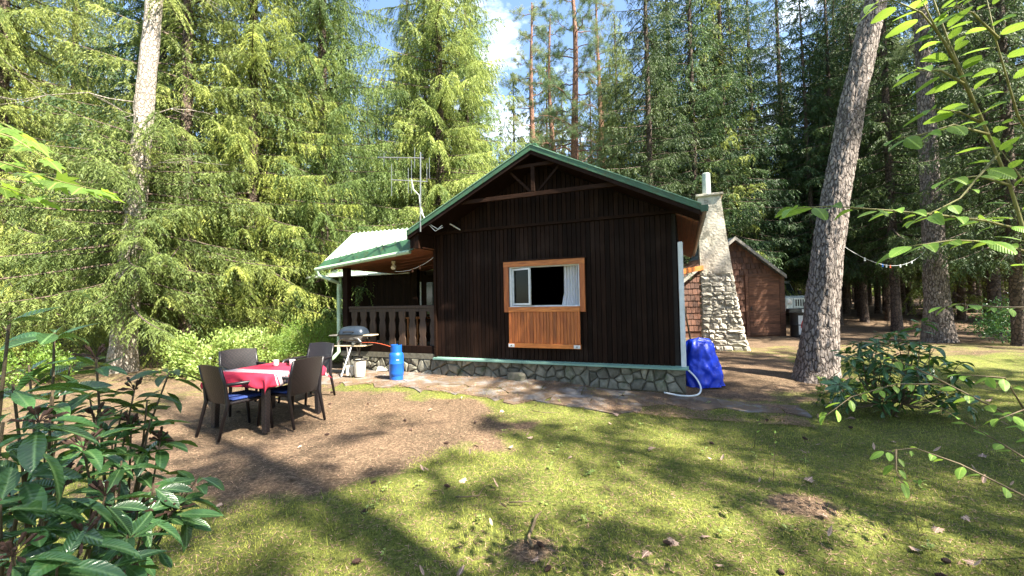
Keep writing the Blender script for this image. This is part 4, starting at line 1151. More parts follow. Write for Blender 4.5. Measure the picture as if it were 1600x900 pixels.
# ---------------------------------------------------------------- antenna and cables on the eave
ant = thing('television_antenna', 'pale metal television aerial on a mast at the left eave', 'antenna', world(-.12, -.68, 2.5))
base = ant.location.copy()
def rel(px, py, Y=None):
    return at(px, py, base.y)-base
mast = MB().tube([rel(657, 362), rel(657, 238)], .014, 6).build('mast', 'metal', ant)
for (x0, y0, x1, y1) in ((592, 246, 662, 247), (611, 281, 668, 284)):
    MB().tube([rel(x0, y0), rel(x1, y1)], .010, 5).build('boom', 'metal', ant)
for (x, y0, y1) in ((612, 256, 306), (638, 262, 302), (643, 250, 303), (667, 255, 284), (671, 246, 278), (648, 230, 262), (600, 240, 253)):
    MB().tube([rel(x, y0), rel(x, y1)], .006, 4).build('element', 'metal', ant)
MB().tube([rel(643, 280), rel(646, 296), rel(655, 305), rel(657, 330), rel(668, 348), rel(684, 358), rel(691, 352)], .008, 5).build('cable', 'white_paint', ant)
MB().tube([rel(658, 325), rel(664, 345), rel(680, 361), rel(692, 355)], .007, 5).build('cable', 'white_paint', ant)
o = MB().tube([world(*LV(691, 343, -.10)), world(*LV(719, 359, -.06))], .012, 6).build('conduit', 'white_paint')
tag(o, 'short white conduit slanting across the gable under the left eave', 'pipe')
# hose at the right corner
c = world(4.78, -.08, .36)
hp = [c, c+Vector((.05, -.05, -.05)), world(4.93, -.2, .22), world(4.98, -.30, .1), world(4.92, -.42, .02), world(4.7, -.45, .0), world(4.40, -.36, .02)]
hp2 = []
for i in range(len(hp)-1):
    p0, p1, p2, p3 = hp[max(i-1, 0)], hp[i], hp[i+1], hp[min(i+2, len(hp)-1)]
    for t in np.linspace(0, 1, 6)[:-1]:
        hp2.append(.5*((2*p1)+(p2-p0)*t+(2*p0-5*p1+4*p2-p3)*t*t+(3*p1-p0-3*p2+p3)*t**3))
for h_ in hp2: h_.z = max(h_.z, height(h_.x, h_.y)+bumps(h_.x, h_.y)+.035)
tag(MB().tube(hp2, .013, 8).build('drain_hose', 'white_paint', smooth=True), 'white drain hose curling onto the paving at the right cabin corner', 'hose')

# ---------------------------------------------------------------- chimney
CH0, CHW, CHT, CHH = 5.49, 1.20, .58, 4.46; CY = 12.0
chim = thing('chimney', 'tapering outdoor chimney, rough stone below and pale render above', 'chimney', (CH0, CY, 0), ANG)
def cx_r(z): return CHW+(CHT-CHW)*min(1, z/CHH)**.72
def cx_l(z): return -.02*z/CHH
SPLIT = 2.2
m_ = MB(); rows = 16
for lo, hi, nm, mt, pad in ((-.2, SPLIT, 'chimney_base', 'chimney_mortar', .035), (SPLIT, CHH, 'chimney_shaft', 'plaster', .0)):
    vs = []; R_ = 14
    for i in range(R_+1):
        z = lo+(hi-lo)*i/R_; zz_ = max(z, 0)
        x0, x1 = cx_l(zz_)+pad, cx_r(zz_)-pad
        xsn = np.linspace(x0, x1, 9)
        ring = [(x, pad+.015*noise.noise(Vector((x*3, z*3, 1))), z) for x in xsn]+[(x1-.01*noise.noise(Vector((z*4, 2, t))), pad+t*(.8-2*pad), z) for t in (.33, .66)]+[(x, .8-pad, z) for x in xsn[::-1]]+[(x0+.01*noise.noise(Vector((z*4, 7, t))), pad+(1-t)*(.8-2*pad), z) for t in (.33, .66)]
        vs += ring
    n = len(ring)
    fs = [(i*n+k, i*n+(k+1) % n, (i+1)*n+(k+1) % n, (i+1)*n+k) for i in range(R_) for k in range(n)]+[tuple(range(R_*n, R_*n+n))]
    o = MB().add(vs, fs).build(nm, mt, chim)
    if nm == 'chimney_base': cbase = o
    else: cshaft = o
def front_map(x, z): return (cx_l(max(z, 0))+x*(cx_r(max(z, 0))-cx_l(max(z, 0)))/1.2, z)
z = -.04
row = 0
lev = [0]
zs_ = [z]
while zs_[-1] < SPLIT+.02: zs_.append(zs_[-1]+random.uniform(.10, .19))
def wavy(x, k): return zs_[k]+.04*noise.noise(Vector((x*3.1, k*5.3, 0)))
for k in range(len(zs_)-1):
    u = 0
    while u < 1.2:
        u1 = u+random.uniform(.12, .42)*(1.1 if zs_[k] < .6 else 1)
        if u1 > 1.08: u1 = 1.2
        j_ = random.uniform(-.02, .02); h0 = .010*random.random()+.002
        um = (u+u1)/2
        poly = [(u+h0, wavy(u, k)+h0), (um, wavy(um, k)+h0*.4), (u1-h0, wavy(u1, k)+h0), (u1-h0*.5, (wavy(u1, k)+wavy(u1, k+1))/2+j_), (u1-h0-random.random()*.015, wavy(u1, k+1)-h0), (um+random.uniform(-.03, .03), wavy(um, k+1)-h0*.4), (u+h0+random.random()*.015, wavy(u, k+1)-h0), (u+h0*.5, (wavy(u, k)+wavy(u, k+1))/2+j_)]
        s_ = MB(); stone_piece(s_, poly, .035, random.uniform(.02, .06)*(1 if zs_[k] < 1.6 else .6), front_map, .02); s_.build('stone', 'chimney_stone', cbase)
        u = u1
for sidex in (0, 1):
    z = 0
    while z < SPLIT-.1:
        h_ = random.uniform(.15, .24); y0 = 0
        for y1 in (random.uniform(.3, .5), .8):
            s_ = MB(); pl = [(y0+.01, z), (y1-.01, z), (y1-.01, z+h_-.02), (y0+.01, z+h_-.02)]
            stone_piece(s_, pl, 0, .05, None, .015)
            vs = []
            for (a, b, c_) in s_.v:
                X = cx_r(max(c_, 0))-.035 if sidex else cx_l(max(c_, 0))+.035
                vs.append((X-b if sidex else X+b, a, c_))
            MB().add(vs, s_.f).build('stone', 'chimney_stone', cbase); y0 = y1
        z += h_
MB().box(-.07, CHT+.07, -.06, .86, CHH+.001, CHH+.07).build('cap_slab', 'plaster', chim, bevel=.012)
MB().lathe([(.001, .70), (.085, .70), (.113, .68), (.118, 0.0)], 20, (.24, .35, CHH+.068)).build('flue_pipe', 'flue', chim, smooth='auto')
tag(MB().tube([Vector((4.85, 11.2, .0)), Vector((4.6, 11.1, 1.3)), Vector((4.35, 11.15, 2.2))], .022, 6).build('wooden_pole', 'twig'), 'thin pole leaning beside the chimney, below the eave', 'pole')

# ---------------------------------------------------------------- shed
SX0, SX1, SY, SAX, SAZ, SEZ = 6.6, 10.30, 16.0, 8.56, 3.80, 2.42
shed = thing('shed', 'brown wooden shed with shingled gable and plank door behind the chimney', 'shed', (0, SY, height(9, SY)))
m_ = MB(); m_.prism([(SX0, -.1), (SX1, -.1), (SX1, SEZ), (SAX, SAZ-.1), (SX0, SEZ)], 0, 3); m_.build('wall', 'shed_wood', shed)
def sroof(x): return SAZ-abs(x-SAX)*(SAZ-SEZ)/(SX1-SAX)
sr = MB(); sr.prism([(SAX, SAZ-.04), (SX1+.13, sroof(SX1+.13)-.04), (SX1+.13, sroof(SX1+.13)+.03), (SAX, SAZ+.03)], -.25, 3.2)
sr.prism([(SX0-.22, sroof(SX0-.22)-.04), (SAX, SAZ-.04), (SAX, SAZ+.03), (SX0-.22, sroof(SX0-.22)+.03)], -.25, 3.2); sr = sr.build('roof', 'slate_roof', shed)
for a, b in ((SAX, SX1+.15), (SX0-.25, SAX)):
    t_ = MB(); t_.prism([(a, sroof(a)-.09), (b, sroof(b)-.09), (b, sroof(b)+.045), (a, sroof(a)+.045)], -.285, -.252); t_.build('barge_board', 'grey_board', sr)
# shingles: gable rows and left part of the wall
z = .25; row = 0
DX0, DX1, DZ = 9.12, 10.30, 2.36
while z < SAZ-.2:
    x = SX0+.02-(row % 2)*.09
    while x < SX1:
        x1 = x+.17
        mx_ = (x+x1)/2
        cut = (z < DZ and x1 > DX0-.12)
        if not cut and z+.2 < sroof(mx_)+.1 and x >= SX0-.1 and x1 <= SX1+.05:
            sg = MB(); d = random.uniform(0, .008); zz1 = min(z+.30, sroof(mx_)-.02)
            sg.add([(x+.006, -.045-d, z), (x1-.006, -.045-d, z+random.uniform(-.012, .012)), (x1-.006, -.012, zz1), (x+.006, -.012, zz1), (x+.006, -.02, z), (x1-.006, -.02, z)],
                   [(0, 1, 2, 3), (0, 4, 5, 1), (0, 3, 4), (1, 5, 2)])
            sg.build('shingle', 'shingle', shed)
        x = x1+.004
    z += .235; row += 1
dr = MB().box(DX0, DX1, -.03, -.002, .04, DZ-.1).build('door', 'shed_wood', shed)
z = .05
while z < DZ-.16:
    MB().box(DX0+.01, DX1-.01, -.052-random.uniform(0, .006), -.031, z, z+.098, .002).build('plank', 'shed_wood', dr); z += .105
MB().box(DX0+.05, DX0+.09, -.075, -.055, 1.0, 1.15).build('handle', 'black_plastic', dr)
for a, b, c_, d_ in ((DX0-.12, DX0-.005, .0, DZ+.06), (DX1+.005, DX1+.2, .0, DZ+.06)): MB().box(a, b, -.06, -.003, c_, d_).build('door_post', 'shed_wood', shed)
MB().box(DX0-.004, DX1+.004, -.062, -.003, DZ-.09, DZ+.06).build('lintel', 'shed_wood', shed)
# dark outbuilding roof behind the shed
ob = thing('outbuilding', 'small slate roof peeping out behind chimney and shed', 'building', (9.3, 20.2, height(9, 20)))
MB().box(-1.2, 1.0, 0, 2.5, 0, 3.6).build('wall', 'dark_wood', ob)
orf = MB(); orf.prism([(-1.5, 4.02), (1.3, 4.02), (1.3, 4.1), (-1.5, 4.1)], -.3, 2.8)
orf.v = [(x, y, z-.5+(.5*(y+.3)/3.1)) for x, y, z in orf.v]; orf = orf.build('roof', 'slate_roof', ob)
for k in range(7):
    for r_ in range(3):
        x = -1.5+k*.4; y = -.32+r_*.3
        MB().add([(x+.01, y, 3.63+r_*.048), (x+.39, y, 3.63+r_*.048), (x+.39, y+.32, 3.665+r_*.048), (x+.01, y+.32, 3.665+r_*.048), (x+.01, y, 3.60+r_*.048), (x+.39, y, 3.60+r_*.048)], [(0, 1, 2, 3), (0, 4, 5, 1)]).build('slate', 'slate_roof', orf)

# ---------------------------------------------------------------- vehicles behind
def offroader(loc, rz, label):
    t = thing('parked_car', label, 'car', loc, rz)       # front faces -y
    b = MB(); b.box(-.78, .78, 0, 4.0, .55, 1.12); b = b.build('body', 'car_paint', t, bevel=.05)
    cb = MB(); cb.add([(-.74, 1.15, 1.121), (.74, 1.15, 1.121), (.74, 3.9, 1.121), (-.74, 3.9, 1.121), (-.66, 1.45, 1.78), (.66, 1.45, 1.78), (.66, 3.85, 1.78), (-.66, 3.85, 1.78)],
                      [(0, 1, 5, 4), (1, 2, 6, 5), (2, 3, 7, 6), (3, 0, 4, 7), (4, 5, 6, 7)]); cb.build('cab', 'car_paint', t, bevel=.03)
    MB().box(-.68, .68, 1.42, 3.9, 1.782, 1.84).build('roof', 'car_paint', t, bevel=.02)
    MB().add([(-.66, 1.125, 1.16), (.66, 1.125, 1.16), (.60, 1.405, 1.73), (-.60, 1.405, 1.73)], [(0, 1, 2, 3)]).build('windscreen', 'car_glass', t)
    MB().box(-.62, .62, .1, 1.15, 1.121, 1.17).build('bonnet', 'car_paint', t, bevel=.02)
    gr = MB().box(-.42, .42, -.03, -.001, .70, 1.08).build('grille', 'car_paint', t)
    for k in range(7): MB().box(-.36+k*.104, -.30+k*.104, -.036, -.031, .75, 1.02).build('grille_slot', 'car_trim', gr)
    for s in (-1, 1):
        o = MB().lathe([(.001, .03), (.09, .02), (.10, 0)], 16).build('headlight', 'mug', t, smooth='auto'); o.rotation_euler = (pi/2, 0, 0); o.location = (s*.58, -.002, .92)
        o = MB().box(s*.80-.13, s*.80+.13, .1, 1.2, .86, .95).build('fender', 'car_trim', t, bevel=.03)
        for y in (.65, 3.25):
            w = MB().lathe([(.2, -.11), (.38, -.11), (.40, -.07), (.40, .07), (.38, .11), (.2, .11)], 24).build('wheel', 'rubber', t, smooth='auto'); w.rotation_euler = (0, pi/2, 0); w.location = (s*.80, y, .40)
            MB().lathe([(.001, .02), (.2, .05), (.2, -.1)], 16).build('rim', 'metal', w)
            MB().lathe([(.001, -.02), (.2, -.05), (.2, .1)], 16).build('rim', 'metal', w)
        MB().box(s*.80-.02, s*.92, 1.1, 1.2, 1.22, 1.42).build('mirror', 'car_trim', t, bevel=.02)
    MB().box(-.82, .82, -.22, -.04, .48, .66).build('bumper', 'car_trim', t, bevel=.03)
    MB().box(-.26, .26, -.235, -.222, .50, .62).build('number_plate', 'white_paint', t)
    return t
p = at(1255, 480, 18.6); car1 = offroader((p.x, p.y, height(p.x, p.y)+.12), .10, 'pale off-roader parked behind the shed, front towards the clearing')
car1.scale = (1.1, 1.1, 1.1)
p = at(1066, 480, 18.2); car2 = offroader((p.x-.4, p.y, height(p.x, p.y)), .3, 'pale off-roader glimpsed between cabin wall and chimney')
car2.scale = (1.05, 1.05, 1.05)
# red and white drum in front of the car
p = ground_at(1247, 524)
dm = thing('barrel', 'black and white barrel with a red blotch beside the shed door', 'barrel', (p.x-.28, p.y-.5, height(p.x, p.y)))
MB().lathe([(.001, 0), (.30, 0), (.31, .03), (.30, .06), (.30, .42), (.315, .45), (.30, .48), (.30, .86), (.31, .9), (.001, .9)], 24).build('drum', 'black_plastic', dm, smooth='auto')
vs = [(.305*cos(a), .305*sin(a), z) for z in (.1, .8) for a in np.linspace(-2.25, -1.15, 8)]
MB().add(vs, [(k, k+1, 9+k, 8+k) for k in range(7)]).build('sticker', 'white_paint', dm)
rr_ = random.Random(2)
ab = [(.5+.30*rr_.uniform(.6, 1.1)*cos(q), .45+.26*rr_.uniform(.6, 1.1)*sin(q)) for q in np.linspace(0, 2*pi, 15)[:-1]]
vs = [(.309*cos(-2.25+1.1*a), .309*sin(-2.25+1.1*a), b) for a, b in ab]+[(.311*cos(-1.70), .311*sin(-1.70), .45)]
MB().add(vs, [(i, (i+1) % 14, 14) for i in range(14)]).build('blotch', 'red_paint', dm)

# ---------------------------------------------------------------- blue tarpaulin bundle
tb = thing('covered_bundle', 'bright blue tarpaulin draped over a bundle at the right cabin corner', 'tarp', (3.40, 7.52, height(3.4, 7.5)))
tb.scale = (.92, .92, .98)
vs = []; nA, nZ = 72, 34
for i in range(nZ+1):
    t = i/nZ; z = .86*(1-(1-t)**1.0) if True else 0
    prof_r = (.335*(1-t)**.28+.06) if t > .02 else .40
    for k in range(nA):
        a = 2*pi*k/nA
        fold = .030*(1-t)*sin(a*9+2*noise.noise(Vector((cos(a), sin(a), t*2)))*3)+.05*noise.noise(Vector((cos(a)*2.2, sin(a)*2.2, t*3.2)))+.025*noise.noise(Vector((cos(a)*6, sin(a)*6, t*8)))
        rx, ry = prof_r*1.0+fold, prof_r*.8+fold
        if t > .97: rx *= .02; ry *= .02
        lean_ = -.05*t
        vs.append((rx*cos(a)+lean_, ry*sin(a), z+.02*noise.noise(Vector((cos(a)*3, sin(a)*3, 5)))*(1-t)+.03*t*sin(a*2+1)))
fs = [(i*nA+k, i*nA+(k+1) % nA, (i+1)*nA+(k+1) % nA, (i+1)*nA+k) for i in range(nZ) for k in range(nA)]
MB().add(vs, fs).build('tarpaulin', 'tarp', tb, smooth=True)
# dark bag edge behind it
bs = MB()
vs = []
for i in range(9):
    t = i/8
    for k in range(16):
        a = 2*pi*k/16; r = .17*(1-.55*t**2)+.02*noise.noise(Vector((cos(a)*2, sin(a)*2, t*3)))
        vs.append((r*cos(a)*.8-.10*t, r*sin(a), .74*t))
fs = [(i*16+k, i*16+(k+1) % 16, (i+1)*16+(k+1) % 16, (i+1)*16+k) for i in range(8) for k in range(16)]+[tuple(range(128, 144))]
o = bs.add(vs, fs).build('bag', 'black_plastic', None, smooth=True); o.location = (3.66, 7.62, height(3.6, 7.3)); tag(o, 'dark bag leaning against the right side of the blue tarpaulin', 'bag')

# ---------------------------------------------------------------- gas bottle, barbecue, bins
p = ground_at(616, 597)
gasb = thing('gas_bottle', 'bright blue gas bottle standing on the paving beside the barbecue', 'gas bottle', (p.x, p.y+.16, height(p.x, p.y)+.02), .4)
gasb.scale = (.88, .88, 1.03)
MB().lathe([(.001, .05), (.12, .05), (.155, .09), (.16, .14), (.16, .30), (.163, .305), (.163, .315), (.16, .32), (.16, .44), (.15, .49), (.11, .53), (.05, .55), (.001, .55)], 32).build('cylinder', 'gas_blue', gasb, smooth='auto')
MB().lathe([(.135, 0), (.145, 0), (.145, .085), (.135, .085)], 32).build('foot_ring', 'gas_blue', gasb, smooth='auto')
vs = []; nn = 28
for z in (.50, .66):
    for r in (.115, .122):
        for k in range(nn+1):
            a = .5+(2*pi-1.0)*k/nn+pi*.2; vs.append((r*cos(a), r*sin(a), z))
n1 = nn+1
fs = []
for k in range(nn):
    fs += [(k, k+1, 2*n1+k+1, 2*n1+k), (n1+k, 3*n1+k, 3*n1+k+1, n1+k+1), (2*n1+k, 2*n1+k+1, 3*n1+k+1, 3*n1+k)]
MB().add(vs, fs).build('collar', 'gas_blue', gasb, smooth='auto')
MB().tube([(0, 0, .54), (0, 0, .60)], .022, 10).tube([(-.03, 0, .60), (.03, 0, .60)], .015, 8).build('valve', 'metal', gasb)
t_ = MB()
for (a, b, z) in ((-1.7, -1.35, .385), ): 
    vs = [(.1612*cos(q), .1612*sin(q), zz_) for zz_ in (z-.006, z+.006) for q in np.linspace(a, b, 7)]
    t_.add(vs, [(k, k+1, 8+k, 7+k) for k in range(6)])
t_.build('marking', 'white_paint', gasb)

bb = world(-1.92, -.42, 0)
bbq = thing('barbecue', 'gas barbecue with blue-grey lid on a folding stand by the railing', 'barbecue', (bb.x+.10, bb.y-.12, height(bb.x, bb.y)+.02), -.2)
vs = []
lidp = [(.31, .20, .84), (.315, .205, .87), (.28, .17, .95), (.22, .12, 1.0), (.12, .06, 1.02)]
for hx, hy, z in lidp:
    for k in range(20):
        a = 2*pi*k/20; sgx = math.copysign(abs(cos(a))**.55, cos(a)); sgy = math.copysign(abs(sin(a))**.55, sin(a)); vs.append((hx*sgx, hy*sgy, z))
fs = [(i*20+k, i*20+(k+1) % 20, (i+1)*20+(k+1) % 20, (i+1)*20+k) for i in range(4) for k in range(20)]+[tuple(range(80, 100))]
lid = MB().add(vs, fs).build('lid', 'bbq_lid', bbq, smooth='auto')
MB().tube([(-.11, -.185, .905), (-.10, -.235, .915), (.10, -.235, .915), (.11, -.185, .905)], .013, 8).build('lid_handle', 'black_plastic', lid)
vs = []
for hx, hy, z in ((.30, .19, .838), (.27, .17, .74), (.16, .11, .70)):
    for k in range(20):
        a = 2*pi*k/20; sgx = math.copysign(abs(cos(a))**.55, cos(a)); sgy = math.copysign(abs(sin(a))**.55, sin(a)); vs.append((hx*sgx, hy*sgy, z))
fs = [(i*20+k, i*20+(k+1) % 20, (i+1)*20+(k+1) % 20, (i+1)*20+k) for i in range(2) for k in range(20)]+[tuple(range(40, 60))]
MB().add(vs, fs).build('firebox', 'bbq_grey', bbq, smooth='auto')
for s in (-1, 1):
    MB().box(min(s*.30, s*.50), max(s*.30, s*.50), -.15, .15, .815, .84).build('side_shelf', 'bbq_shelf' if s > 0 else 'bbq_grey', bbq, bevel=.008)
    # arched cradle
    ar = [(s*.27, -.16, .62), (s*.26, -.16, .70), (s*.20, -.16, .76), (s*.10, -.16, .79)]
    MB().tube(ar, .022, 6).tube([(x, -y, z) for x, y, z in ar], .022, 6).build('cradle', 'bbq_grey', bbq)
MB().box(-.34, .34, -.19, .19, .60, .625).build('stand_top', 'bbq_shelf', bbq, bevel=.006)
MB().tube([(.12, -.21, .68), (.12, -.17, .68)], .035, 12).build('knob', 'metal', bbq)
MB().tube([(.0, -.205, .71), (.30, -.20, .69)], .014, 6).build('tool', 'black_plastic', bbq)
for (x0, y0, x1, y1, mt) in ((.05, -.17, -.10, -.30, 'white_paint'), (-.05, -.17, .10, -.28, 'bbq_grey'), (.05, .17, -.10, .26, 'bbq_grey'), (-.05, .17, .10, .26, 'bbq_grey')):
    MB().tube([(x0, y0, .60), (x1, y1, -.0)], .014, 8).build('leg', mt, bbq)
hs = []
A_ = bbq.location+Vector((.20, -.2, .68)); B_ = gasb.location+Vector((0, 0, .6))
for t in np.linspace(0, 1, 12): 
    q = A_.lerp(B_, t); q.z += .05*sin(pi*t); hs.append(q)
tag(MB().tube(hs, .0065, 6).build('gas_hose', 'red_rubber', smooth=True), 'thin red hose from barbecue to blue gas bottle', 'hose')
p = ground_at(561, 590)
bin_ = thing('waste_bin', 'cream waste bin with dark rim under the barbecue', 'bin', (p.x, p.y+.05, height(p.x, p.y)+.02))
MB().lathe([(.001, 0), (.10, 0), (.13, .34), (.125, .34), (.095, .02), (.001, .02)], 24).build('bucket', 'cream_plastic', bin_, smooth='auto')
MB().lathe([(.134, .33), (.142, .335), (.142, .355), (.126, .36)], 24).build('rim', 'black_plastic', bin_, smooth='auto')
o = MB().box(-.08, .08, -.06, .06, 0, .22).build('canister', 'cream_plastic', None, bevel=.02); o.location = (p.x-.23, p.y+.12, height(p.x, p.y)+.02); o.rotation_euler = (0, 0, .3)
tag(o, 'small pale plastic canister left of the cream waste bin', 'canister')
q = ground_at(597, 583)
o = MB().add([(-.16, 0, 0), (.16, 0, .02), (.17, .05, .10), (.02, .10, .26), (-.14, .08, .10)], [(0, 1, 2, 3, 4)]).add([(-.16, .02, 0), (.16, .02, .02), (.17, .07, .10), (.02, .12, .26), (-.14, .10, .10)], [(4, 3, 2, 1, 0)]).build('folded_sack', 'cream_plastic'); o.location = (q.x, q.y+.1, height(q.x, q.y)+.03); tag(o, 'crumpled pale sack lying behind the blue gas bottle', 'sack')
# loose stone against the plinth
sv = MB(); stone_piece(sv, [(0, 0), (.36, 0), (.38, .12), (.3, .17), (.02, .16)], 0, .10)
o = sv.build('loose_stone', 'stone'); w = world(1.62, -.14, 0); o.location = (w.x, w.y, height(w.x, w.y)+.01); o.rotation_euler = (0, 0, ANG); tag(o, 'loose green-grey stone block leaning on the cabin plinth', 'stone')

# ---------------------------------------------------------------- dining table, cloth, mugs, chairs
TH = .715
tu = Vector((.95, -.31, 0)).normalized(); tv = Vector((.31, .95, 0)).normalized()
TC = Vector((-3.12, 5.24, 0))-tu*.475+tv*.475
tz = height(TC.x, TC.y)
trz = math.atan2(tu.y, tu.x)
tab = thing('dining_table', 'square dark resin garden table under the red cloth', 'table', (TC.x, TC.y, tz), trz)
MB().box(-.46, .46, -.46, .46, TH-.035, TH).build('table_top', 'resin', tab, bevel=.01)
MB().box(-.40, .40, -.40, .40, TH-.10, TH-.036).build('apron', 'weave', tab)
for a in (-1, 1):
    for b in (-1, 1):
        l_ = MB(); l_.add([(a*.43+dx*.042, b*.43+dy*.042, TH-.04) for dx, dy in ((-1, -1), (1, -1), (1, 1), (-1, 1))]+[(a*.44+dx*.033, b*.44+dy*.033, 0) for dx, dy in ((-1, -1), (1, -1), (1, 1), (-1, 1))],
                          [(0, 1, 2, 3), (7, 6, 5, 4), (0, 4, 5, 1), (1, 5, 6, 2), (2, 6, 7, 3), (3, 7, 4, 0)]); l_.build('leg', 'weave', tab, bevel=.006)
# cloth
nC = 56; ext = .63; vs = []; uvs = []
gx = np.linspace(-ext, ext, nC)
for y in gx:
    for x in gx:
        ox, oy = max(0, abs(x)-.47), max(0, abs(y)-.47)
        o_ = max(ox, oy); sx, sy = math.copysign(1, x), math.copysign(1, y)
        X = min(abs(x), .47)*sx; Y = min(abs(y), .47)*sy
        both = min(ox, oy)
        fx = .035*(1-math.exp(-ox*25))+.25*ox*.35; fy = .035*(1-math.exp(-oy*25))+.25*oy*.35
        wv = .018*sin(7*(x+y*1.7)*2.2)*min(1, o_*12)
        if ox > 0: X += sx*(fx+wv+both*.25)
        if oy > 0: Y += sy*(fy+wv+both*.25)
        Z = TH+.006-(math.hypot(ox, oy)*.96 if o_ > 0 else 0)+.0015*noise.noise(Vector((x*9, y*9, 0)))
        vs.append((X, Y, Z)); uvs.append(((x+ext)/(2*ext), (y+ext)/(2*ext)))
fs = [(j*nC+i, j*nC+i+1, (j+1)*nC+i+1, (j+1)*nC+i) for j in range(nC-1) for i in range(nC-1)]
cl = MB().add(vs, fs).build('tablecloth', 'cloth', None, smooth=True)
cl.location = tab.location; cl.rotation_euler = tab.rotation_euler
uvl = cl.data.uv_layers.new(name='UVMap')
for lp in cl.data.loops: uvl.data[lp.index].uv = uvs[lp.vertex_index]
sol = cl.modifiers.new('thickness', 'SOLIDIFY'); sol.thickness = .003; sol.offset = 1
tag(cl, 'red tablecloth with a white and grey woven stripe', 'tablecloth')
def onto(a, b, z=TH+.012): return TC+tu*a+tv*b+Vector((0, 0, tz+z))
def mug(pos, rz, lab):
    t = thing('mug', lab, 'mug', pos, rz, 'cups on the table')
    MB().lathe([(.001, .001), (.030, .001), (.036, .012), (.040, .085), (.036, .085), (.032, .015), (.001, .012)], 24).build('bowl', 'mug', t, smooth='auto')
    MB().tube([(.037, 0, .068), (.058, 0, .064), (.062, 0, .042), (.05, 0, .024), (.035, 0, .022)], .005, 6).build('handle', 'mug', t, smooth=True)
mug(onto(-.10, .20), 2.6, 'white mug on the red cloth, nearer the tall spruces'); mug(onto(.14, .26), -1.2, 'white mug on the red cloth, nearer the two right chairs')
o = MB().lathe([(.001, 0), (.024, 0), (.028, .055), (.025, .055), (.022, .005), (.001, .005)], 16).build('glass', 'glass', None, smooth='auto'); o.location = onto(.02, .30); tag(o, 'small clear glass between the two white mugs', 'glass')

def make_chair():
    t = thing('garden_chair', 'x', 'chair')     # faces +y
    st = MB(); st.box(-.25, .25, -.24, .24, .405, .44); st.build('seat', 'weave', t, bevel=.012)
    MB().box(-.225, .225, -.20, .22, .441, .475).build('seat_cushion', 'blue_cloth', t, bevel=.015)
    vs = []
    nx_, nz_ = 11, 9
    for s in (0, 1):
        for j in range(nz_):
            for i in range(nx_):
                x = -.24+.48*i/(nx_-1); tz_ = j/(nz_-1); z = .42+.46*tz_+.02*(1-(x/.24)**2)*tz_
                y = -.235-.10*tz_-.03*(1-(x/.24)**2)-.025*s*1.0
                vs.append((x*(1-.03*(1-tz_)), y, z))
    n = nx_*nz_
    fs = [(j*nx_+i, j*nx_+i+1, (j+1)*nx_+i+1, (j+1)*nx_+i) for j in range(nz_-1) for i in range(nx_-1)]
    fs += [tuple(n+k for k in f[::-1]) for f in fs]
    rim = [i for i in range(nx_)]+[(j*nx_+nx_-1) for j in range(1, nz_)]+[(nz_-1)*nx_+i for i in range(nx_-2, -1, -1)]+[j*nx_ for j in range(nz_-2, 0, -1)]
    fs += [(rim[k], n+rim[k], n+rim[(k+1) % len(rim)], rim[(k+1) % len(rim)]) for k in range(len(rim))]
    MB().add(vs, fs).build('backrest', 'weave', t)
    for s in (-1, 1):
        MB().tube([(s*.25, -.375, 0), (s*.245, -.275, .42), (s*.245, -.30, .66), (s*.24, -.355, .88)], [.017, .024, .022, .018], 8).build('leg', 'resin', t, smooth=True)
        MB().tube([(s*.265, .27, 0), (s*.25, .225, .42), (s*.262, .22, .60), (s*.268, .17, .645), (s*.27, 0, .655), (s*.25, -.29, .66)], [.017, .024, .022, .024, .026, .018], 8).build('armrest', 'resin', t, smooth=True)
    return t
ch0 = make_chair()
def chair_at(x, y, face, lab, first=False):
    c = ch0 if first else copy_tree(ch0)
    rz = math.atan2(face[1], face[0])-pi/2
    c.location = (x, y, height(x, y)+.005); c.rotation_euler = (0, 0, rz); c['label'] = lab; c['group'] = 'garden chairs round the table'
f1 = Vector((.48, .88)).normalized(); b1_ = Vector((-3.73, 5.13))
chair_at(b1_.x+f1.x*.34, b1_.y+f1.y*.34, f1, 'dark woven garden chair at the near left of the table, its back sunlit brown', True)
f3 = Vector((-.93, .37)).normalized()
chair_at(-2.78+f3.x*.33, 5.62+f3.y*.33, f3, 'dark woven chair on the cabin side, its back turned to the viewer')
f4 = -tv.xy.copy(); chair_at(-3.32+f4.x*.18, 6.88+f4.y*.18+.05, f4, 'dark woven chair mostly hidden behind the one with its back to the viewer')
f2 = Vector((.75, -.66)).normalized(); chair_at(-4.27+f2.x*.30, 6.48+f2.y*.30, f2, 'dark blue woven chair on the far left side of the table, facing the viewer')

